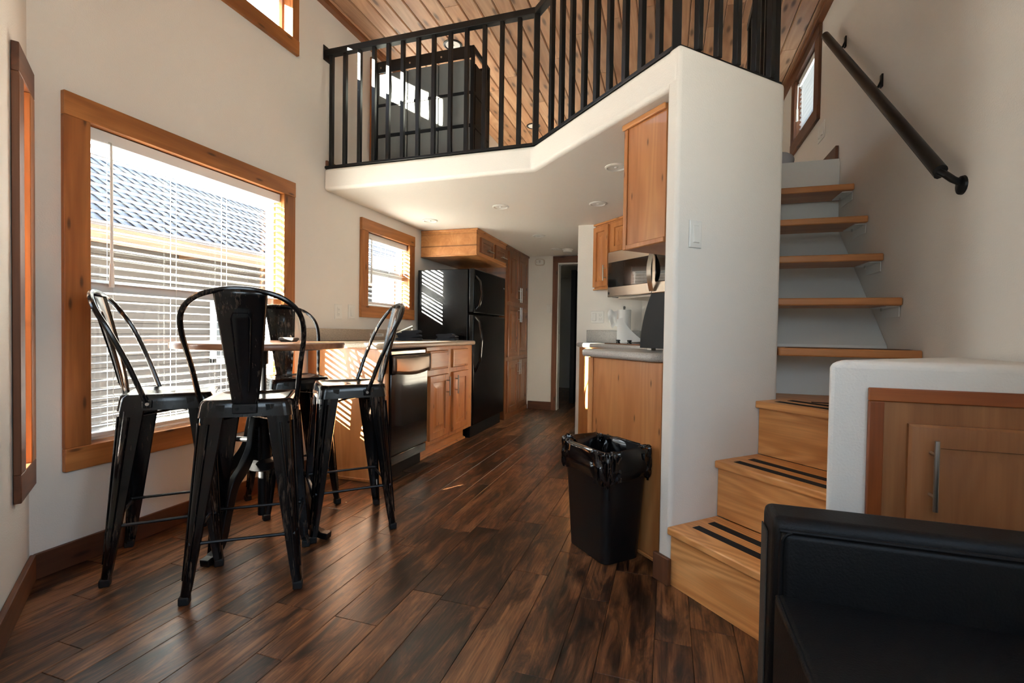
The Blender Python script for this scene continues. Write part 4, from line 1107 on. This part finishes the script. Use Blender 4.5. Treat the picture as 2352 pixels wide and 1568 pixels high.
# ------------------------------------------------------------------ crank table
tb = thing('crank_table', 'round wooden pub table on a black cast iron crank base', 'table', (.465, 1.775, 0), .15)
MB().lathe([(0, .877), (.352, .877), (.362, .881), (.364, .896), (.360, .905), (0, .905)], 64).build('tabletop', M['table'], tb, smooth=40)
MB().lathe([(.018, .09), (.018, .33), (.016, .34), (.016, .80), (.024, .802), (.024, .8765)], 20).build('post', M['cast'], tb)
MB().box(-.11, .11, -.02, .02, .868, .8768).box(-.02, .02, -.11, .11, .868, .8767).build('top_bracket', M['cast'], tb, bevel=.003)
for k in range(4):
    a = k*PI/2
    path = [(.016, 0, .56), (.045, 0, .565), (.060, 0, .50), (.075, 0, .42), (.125, 0, .345), (.185, 0, .285), (.225, 0, .17), (.255, 0, .065), (.30, 0, .026), (.345, 0, .017)]
    pth = chain(path, 5)
    m = MB(); n = len(pth); vs = []; fs = []
    for i, p in enumerate(pth):
        t = (pth[min(i+1, n-1)]-pth[max(i-1, 0)]).normalized(); nn = Vector((-t.z, 0, t.x))
        h = .017+.009*math.sin(PI*min(1, i/(n-8))) if i < n-8 else .017; wv = .014 if i < n-6 else .020
        for dx, dy in ((-1, -1), (1, -1), (1, 1), (-1, 1)):
            vs.append(p+nn*dx*h*(.95 if i < n-5 else .85)+Vector((0, dy*wv, 0)))
    for i in range(n-1):
        for j in range(4):
            l = (j+1) % 4; fs.append((i*4+j, i*4+l, (i+1)*4+l, (i+1)*4+j))
    fs += [(3, 2, 1, 0), tuple((n-1)*4+j for j in range(4))]
    m.add(vs, fs)
    o = m.build('leg', M['cast'], tb, bevel=.004); o.rotation_euler = (0, 0, a)
MB().lathe([(.030, .30), (.055, .31), (.060, .345), (.040, .36), (.040, .53), (.046, .54), (.046, .57), (.02, .575)], 20).build('hub', M['cast'], tb)
MB().box(-.030, .030, -.062, -.038, .36, .52).build('gear_housing', M['cast'], tb, bevel=.006)
tt = MB()
for k in range(16): tt.box(.012, .024, -.070, -.060, .375+k*.0085, .379+k*.0085)
tt.build('gear_rack', M['cast'], tb, smooth=0)
cr = MB().tube([(-.03, -.050, .455), (-.105, -.052, .455)], .012, 12).tube([(-.105, -.052, .455), (-.118, -.052, .455)], .016, 12).tube([(-.115, -.052, .455), (-.120, -.06, .36)], .006, 8).tube([(-.112, -.06, .36), (-.165, -.06, .36)], .009, 10)
cr.build('crank', M['cast'], tb)
bx = thing('remote_box', 'small dark flat box lying near the middle of the round table', 'box', (.500, 1.90, .9055), .35)
m = MB(); loft(m, [rrect(.030, .026, .006, 0, 3), rrect(.038, .034, .008, .010, 3), rrect(.038, .034, .008, .018, 3), rrect(.035, .031, .007, .020, 3)])
m.build('case', M['dark_slot'], bx); MB().prism([(x, y) for x, y, z in rrect(.033, .029, .006, 0, 3)], .0201, .0212).build('lid', M['chrome'], bx)

# ------------------------------------------------------------------ trash can
tcn = thing('trash_can', 'black plastic trash can with a black bag folded over its rim', 'trash can', (2.018, 2.155, .0005), -R45)
# local x along (1,-1), local y along (1,1)
m = MB()
loft(m, [rrect(.128, .092, .03, 0), rrect(.133, .097, .034, .004), rrect(.162, .118, .04, .462), rrect(.168, .123, .042, .470), rrect(.168, .123, .042, .480), rrect(.158, .113, .038, .480), rrect(.128, .092, .03, .02)], cap0=True, cap1=True)
m.build('bin', M['bin'], tcn)
random.seed(11)
def bagf(u, v):
    a = 2*PI*u
    # profile: inside bottom -> over the rim -> outside skirt
    prof = [(-.030, .28), (-.022, .40), (-.010, .468), (.003, .4885), (.0105, .480), (.012, .450), (.015, .41), (.012, .372), (.006, .352)]
    f = v*(len(prof)-1); i = min(int(f), len(prof)-2); t = f-i
    d = prof[i][0]*(1-t)+prof[i+1][0]*t; z = prof[i][1]*(1-t)+prof[i+1][1]*t
    n = 4*8
    ca, sa = math.cos(a), math.sin(a)
    e = .28
    hx, hy = .162, .118
    x = math.copysign(abs(ca)**e, ca)*hx; y = math.copysign(abs(sa)**e, sa)*hy
    nx = math.copysign(abs(ca)**1.5, ca); ny = math.copysign(abs(sa)**1.5, sa); nl = math.hypot(nx, ny) or 1
    wr = .006*math.sin(9*a+5*v)+.004*math.sin(23*a-7*v)+.003*math.sin(41*a+11*v)
    if v < .35: wr *= 2.2; wr -= .02*(1-v/.35)*(.5+.5*math.sin(3*a))
    if v > .5: wr = abs(wr)+.001
    zz = z + .008*math.sin(2*a+.6)*(1 if .2 < v < .7 else .2) + (.014*math.sin(3*a+1.0)+.006*math.sin(11*a) if v > .8 else 0)
    if .3 < v < .65: zz += .006*math.sin(13*a)*.5
    return Vector((x+nx/nl*(d+wr), y+ny/nl*(d+wr), zz))
bg_ = MB().grid(bagf, 128, 34, closeu=True)
o = bg_.build('bag', M['bag'], tcn, smooth=50)
tx = bpy.data.textures.new('crumple', 'CLOUDS'); tx.noise_scale = .035; tx.noise_depth = 2
dm = o.modifiers.new('crumple', 'DISPLACE'); dm.texture = tx; dm.strength = .007; dm.mid_level = .45; dm.texture_coords = 'LOCAL'

# ------------------------------------------------------------------ sofa
sf = thing('sofa', 'black leather armless sofa in the right foreground', 'sofa', (2.495, 0, 0))
SW = XR-.004-2.495
def cush(nm, x0, x1, y0, y1, z0, z1, r, mat=M['leather'], seg=5):
    return MB().box(x0, x1, y0, y1, z0, z1).build(nm, mat, sf, bevel=r, seg=seg)
m = MB()
# back: front face slightly leaning
prof = [(1.135, .33), (1.118, .568), (1.128, .588), (1.225, .588), (1.240, .565), (1.240, .02), (1.18, .02)]
N = len(prof)
cb = MB(); cb.add([(0, a, b) for a, b in prof]+[(SW, a, b) for a, b in prof], [tuple(range(N-1, -1, -1)), tuple(range(N, 2*N))]+[(i, (i+1) % N, N+(i+1) % N, N+i) for i in range(N)])
cb.build('back', M['leather'], sf, bevel=.014, seg=4)
# inset front cushion of the back with piping
pf = MB().rings(.012, SW, .33, .566, [(0, 1.122), (.0, 1.108), (.006, 1.100), (.012, 1.098)]).build('back_cushion', M['leather'], sf, bevel=.006, seg=3)
MB().tube(chain([(.012, 1.106, .40), (.011, 1.104, .52), (.014, 1.102, .552), (.030, 1.101, .568), (.07, 1.101, .570), (SW, 1.101, .570)], 6), .0042, 8).build('piping', M['leather'], pf)
cush('seat', .002, SW, .35, 1.115, .19, .436, .014)
MB().tube(chain([(.006, 1.10, .432), (.004, .9, .432), (.004, .6, .430), (.006, .37, .428)], 6), .0045, 8).build('seat_piping', M['leather'], sf)
cush('base', .012, SW, .38, 1.20, .07, .20, .012)
MB().box(-.004, -.0005, 1.175, 1.232, .06, .54).build('side_panel', M['leather_edge'], sf, bevel=.002)
for x in (.05, SW-.05):
    for y in (.45, 1.16): MB().lathe([(.02, 0.0005), (.026, .07)], 14, Matrix.Translation((x, y, 0))).build('foot', M['black'], sf)

# ------------------------------------------------------------------ bedroom furniture seen through the doorway
bdr = thing('bedroom_dresser', 'dark wooden dresser drawers seen through the hall doorway', 'dresser', (1.02, 7.2, 0))
MB().box(0, .8, 0, .5, .0005, .42).build('body', M['trim_darkz'], bdr, bevel=.003)
for z0 in (.04, .23):
    for x0 in (.015, .27, .53):
        d = MB().rings(x0, x0+.24, z0, z0+.17, [(0, 0), (0, -.014), (.01, -.018), (.02, -.018)]).build('drawer', M['trim_dark'], bdr, smooth=25)
        pull(d, x0+.12, z0+.09, .09, -.018, vertical=False)
vn = thing('bathroom_vanity', 'wooden vanity with pale top seen far through the doorway', 'cabinet', (1.14, 7.75, 0))
MB().box(0, .4, 0, .5, .42, .78).build('body', M['cab_shade'], vn, bevel=.003)
MB().box(-.02, .42, -.02, .5, .7805, .81).build('top', M['counter_g'], vn, bevel=.004)
cdoor(vn, .03, .22, .44, .74, 0, M['cab_shade'], border=.035)
wd_ = thing('sliding_door_edge', 'tall black door edge just inside the bedroom doorway', 'door', (1.0, 6.5, 0))
MB().box(0, .06, 0, .5, .0005, 1.83).build('panel', M['black'], wd_, bevel=.003)
wd2 = thing('mirror_frame', 'thin dark upright frame right of the bedroom view', 'mirror', (1.285, 6.5, 0))
MB().box(0, .022, 0, .04, .0005, 1.83).build('upright', M['black'], wd2, bevel=.003)
plate('small white outlet on the far bedroom wall', (1.345, 8.3, 1.02), 0, 'o', w=.085, h=.14, cat='outlet')

# ------------------------------------------------------------------ outdoors
gd = tag(MB().box(-60, 60, -60, 60, -.70, -.60).build('gravel_yard', M['ground'], smooth=0), 'pale gravel yard outside the windows', 'ground'); gd['kind'] = 'structure'
nb = thing('neighbour_cabin', 'grey brown board cabin with ribbed metal roof outside the big window', 'building', (-4.6, 2.0, -.6))
# local: x towards camera is +, wall face at x=0, runs along +y
MB().box(-4.5, -.03, 0, 11.5, .0, 2.85).build('wall_core', M['siding'], nb, smooth=0)
for k in range(20): MB().box(-.03, -.004, 0, 11.5, .02+k*.145, .02+k*.145+.14).build('siding_board', M['siding'], nb, bevel=.003)
rf = MB(); rf.add([(.55, -.3, 2.72), (.55, 11.8, 2.72), (-2.2, 11.8, 4.35), (-2.2, -.3, 4.35), (.55, -.3, 2.78), (.55, 11.8, 2.78), (-2.2, 11.8, 4.41), (-2.2, -.3, 4.41)],
                  [(0,3,2,1),(4,5,6,7),(0,1,5,4),(1,2,6,5),(2,3,7,6),(3,0,4,7)])
rf.build('roof', M['roof'], nb, smooth=0)
rb = MB(); y = -.28
while y < 11.8:
    rb.tube([(.56, y, 2.79), (-2.2, y, 4.42)], .022, 4); y += .16
o = rb.build('roof_ribs', M['roof_rib'], nb); o['kind'] = 'stuff'
MB().box(.50, .56, -.3, 11.8, 2.55, 2.74).build('fascia', M['porch_wood'], nb)
for k in range(8): MB().box(0, .5, k*1.5+.2, k*1.5+.29, 2.58, 2.70).build('rafter', M['porch_wood'], nb)
for yy in (3.7, 6.1):
    m = MB().box(0, .05, yy, yy+.08, 1.0, 2.1).box(0, .05, yy+.72, yy+.8, 1.0, 2.1).box(0, .05, yy, yy+.8, 2.02, 2.1).box(0, .05, yy, yy+.8, 1.0, 1.08).box(0, .05, yy+.38, yy+.42, 1.0, 2.1)
    wn = m.build('window', M['vinyl'], nb, bevel=.004)
    MB().box(.012, .016, yy+.08, yy+.72, 1.08, 2.02).build('pane', M['black_gloss'], wn, smooth=0)
nb2 = thing('white_porch', 'white post porch and bright door outside the small window', 'building', (-3.2, 8.0, -.6))
MB().box(0, .1, 0, 3.2, 0, 3.0).build('wall', M['vinyl'], nb2)
for yy in (.2, .62, 1.1, 1.62, 2.4): MB().box(.1, .2, yy, yy+.12, 0, 2.9).build('post', M['porch_wood'] if yy in (.62, 1.62) else M['vinyl'], nb2)
MB().box(.1, .16, 1.9, 2.3, .6, 2.4).build('window_pane', M['siding'], nb2)
fh = thing('sun_blocker', 'tall board block added behind the camera to keep sun off the front opening', 'building', (-4.4, -11.0, -.6))  # unseen block added so no direct sun enters the front opening
MB().box(0, 3.8, 0, 2.4, 0, 5.9).build('wall', M['siding'], fh)
MB().box(-.1, 3.9, -.1, 2.5, 5.9, 6.05).build('roof', M['roof'], fh)
for k, (x, y, s) in enumerate(((-9, 17, 2.6), (-14, 9, 3.0), (10, 12, 2.5))):
    g = thing('tree', ('rounded tree far behind the neighbouring cabin', 'larger rounded tree at the far end of the yard', 'rounded tree beyond the right hand wall')[k], 'tree', (x, y, -.6))
    MB().tube([(0, 0, 0), (0, 0, 2.4)], [.16, .10], 8).build('trunk', M['trim_darkz'], g)
    m = MB()
    for q in range(40):
        a, b, r = random.uniform(0, 2*PI), random.uniform(-1, 1), random.uniform(.5, 1)*s*.5
        cx, cy, cz = r*math.cos(a), r*math.sin(a), 3.2+b*s*.5
        m.lathe([(0, -.5), (.4, -.3), (.55, 0), (.4, .3), (0, .5)], 7, Matrix.Translation((cx, cy, cz)) @ Matrix.Rotation(a, 4, 'X'))
    m.build('crown', M['foliage'], g)
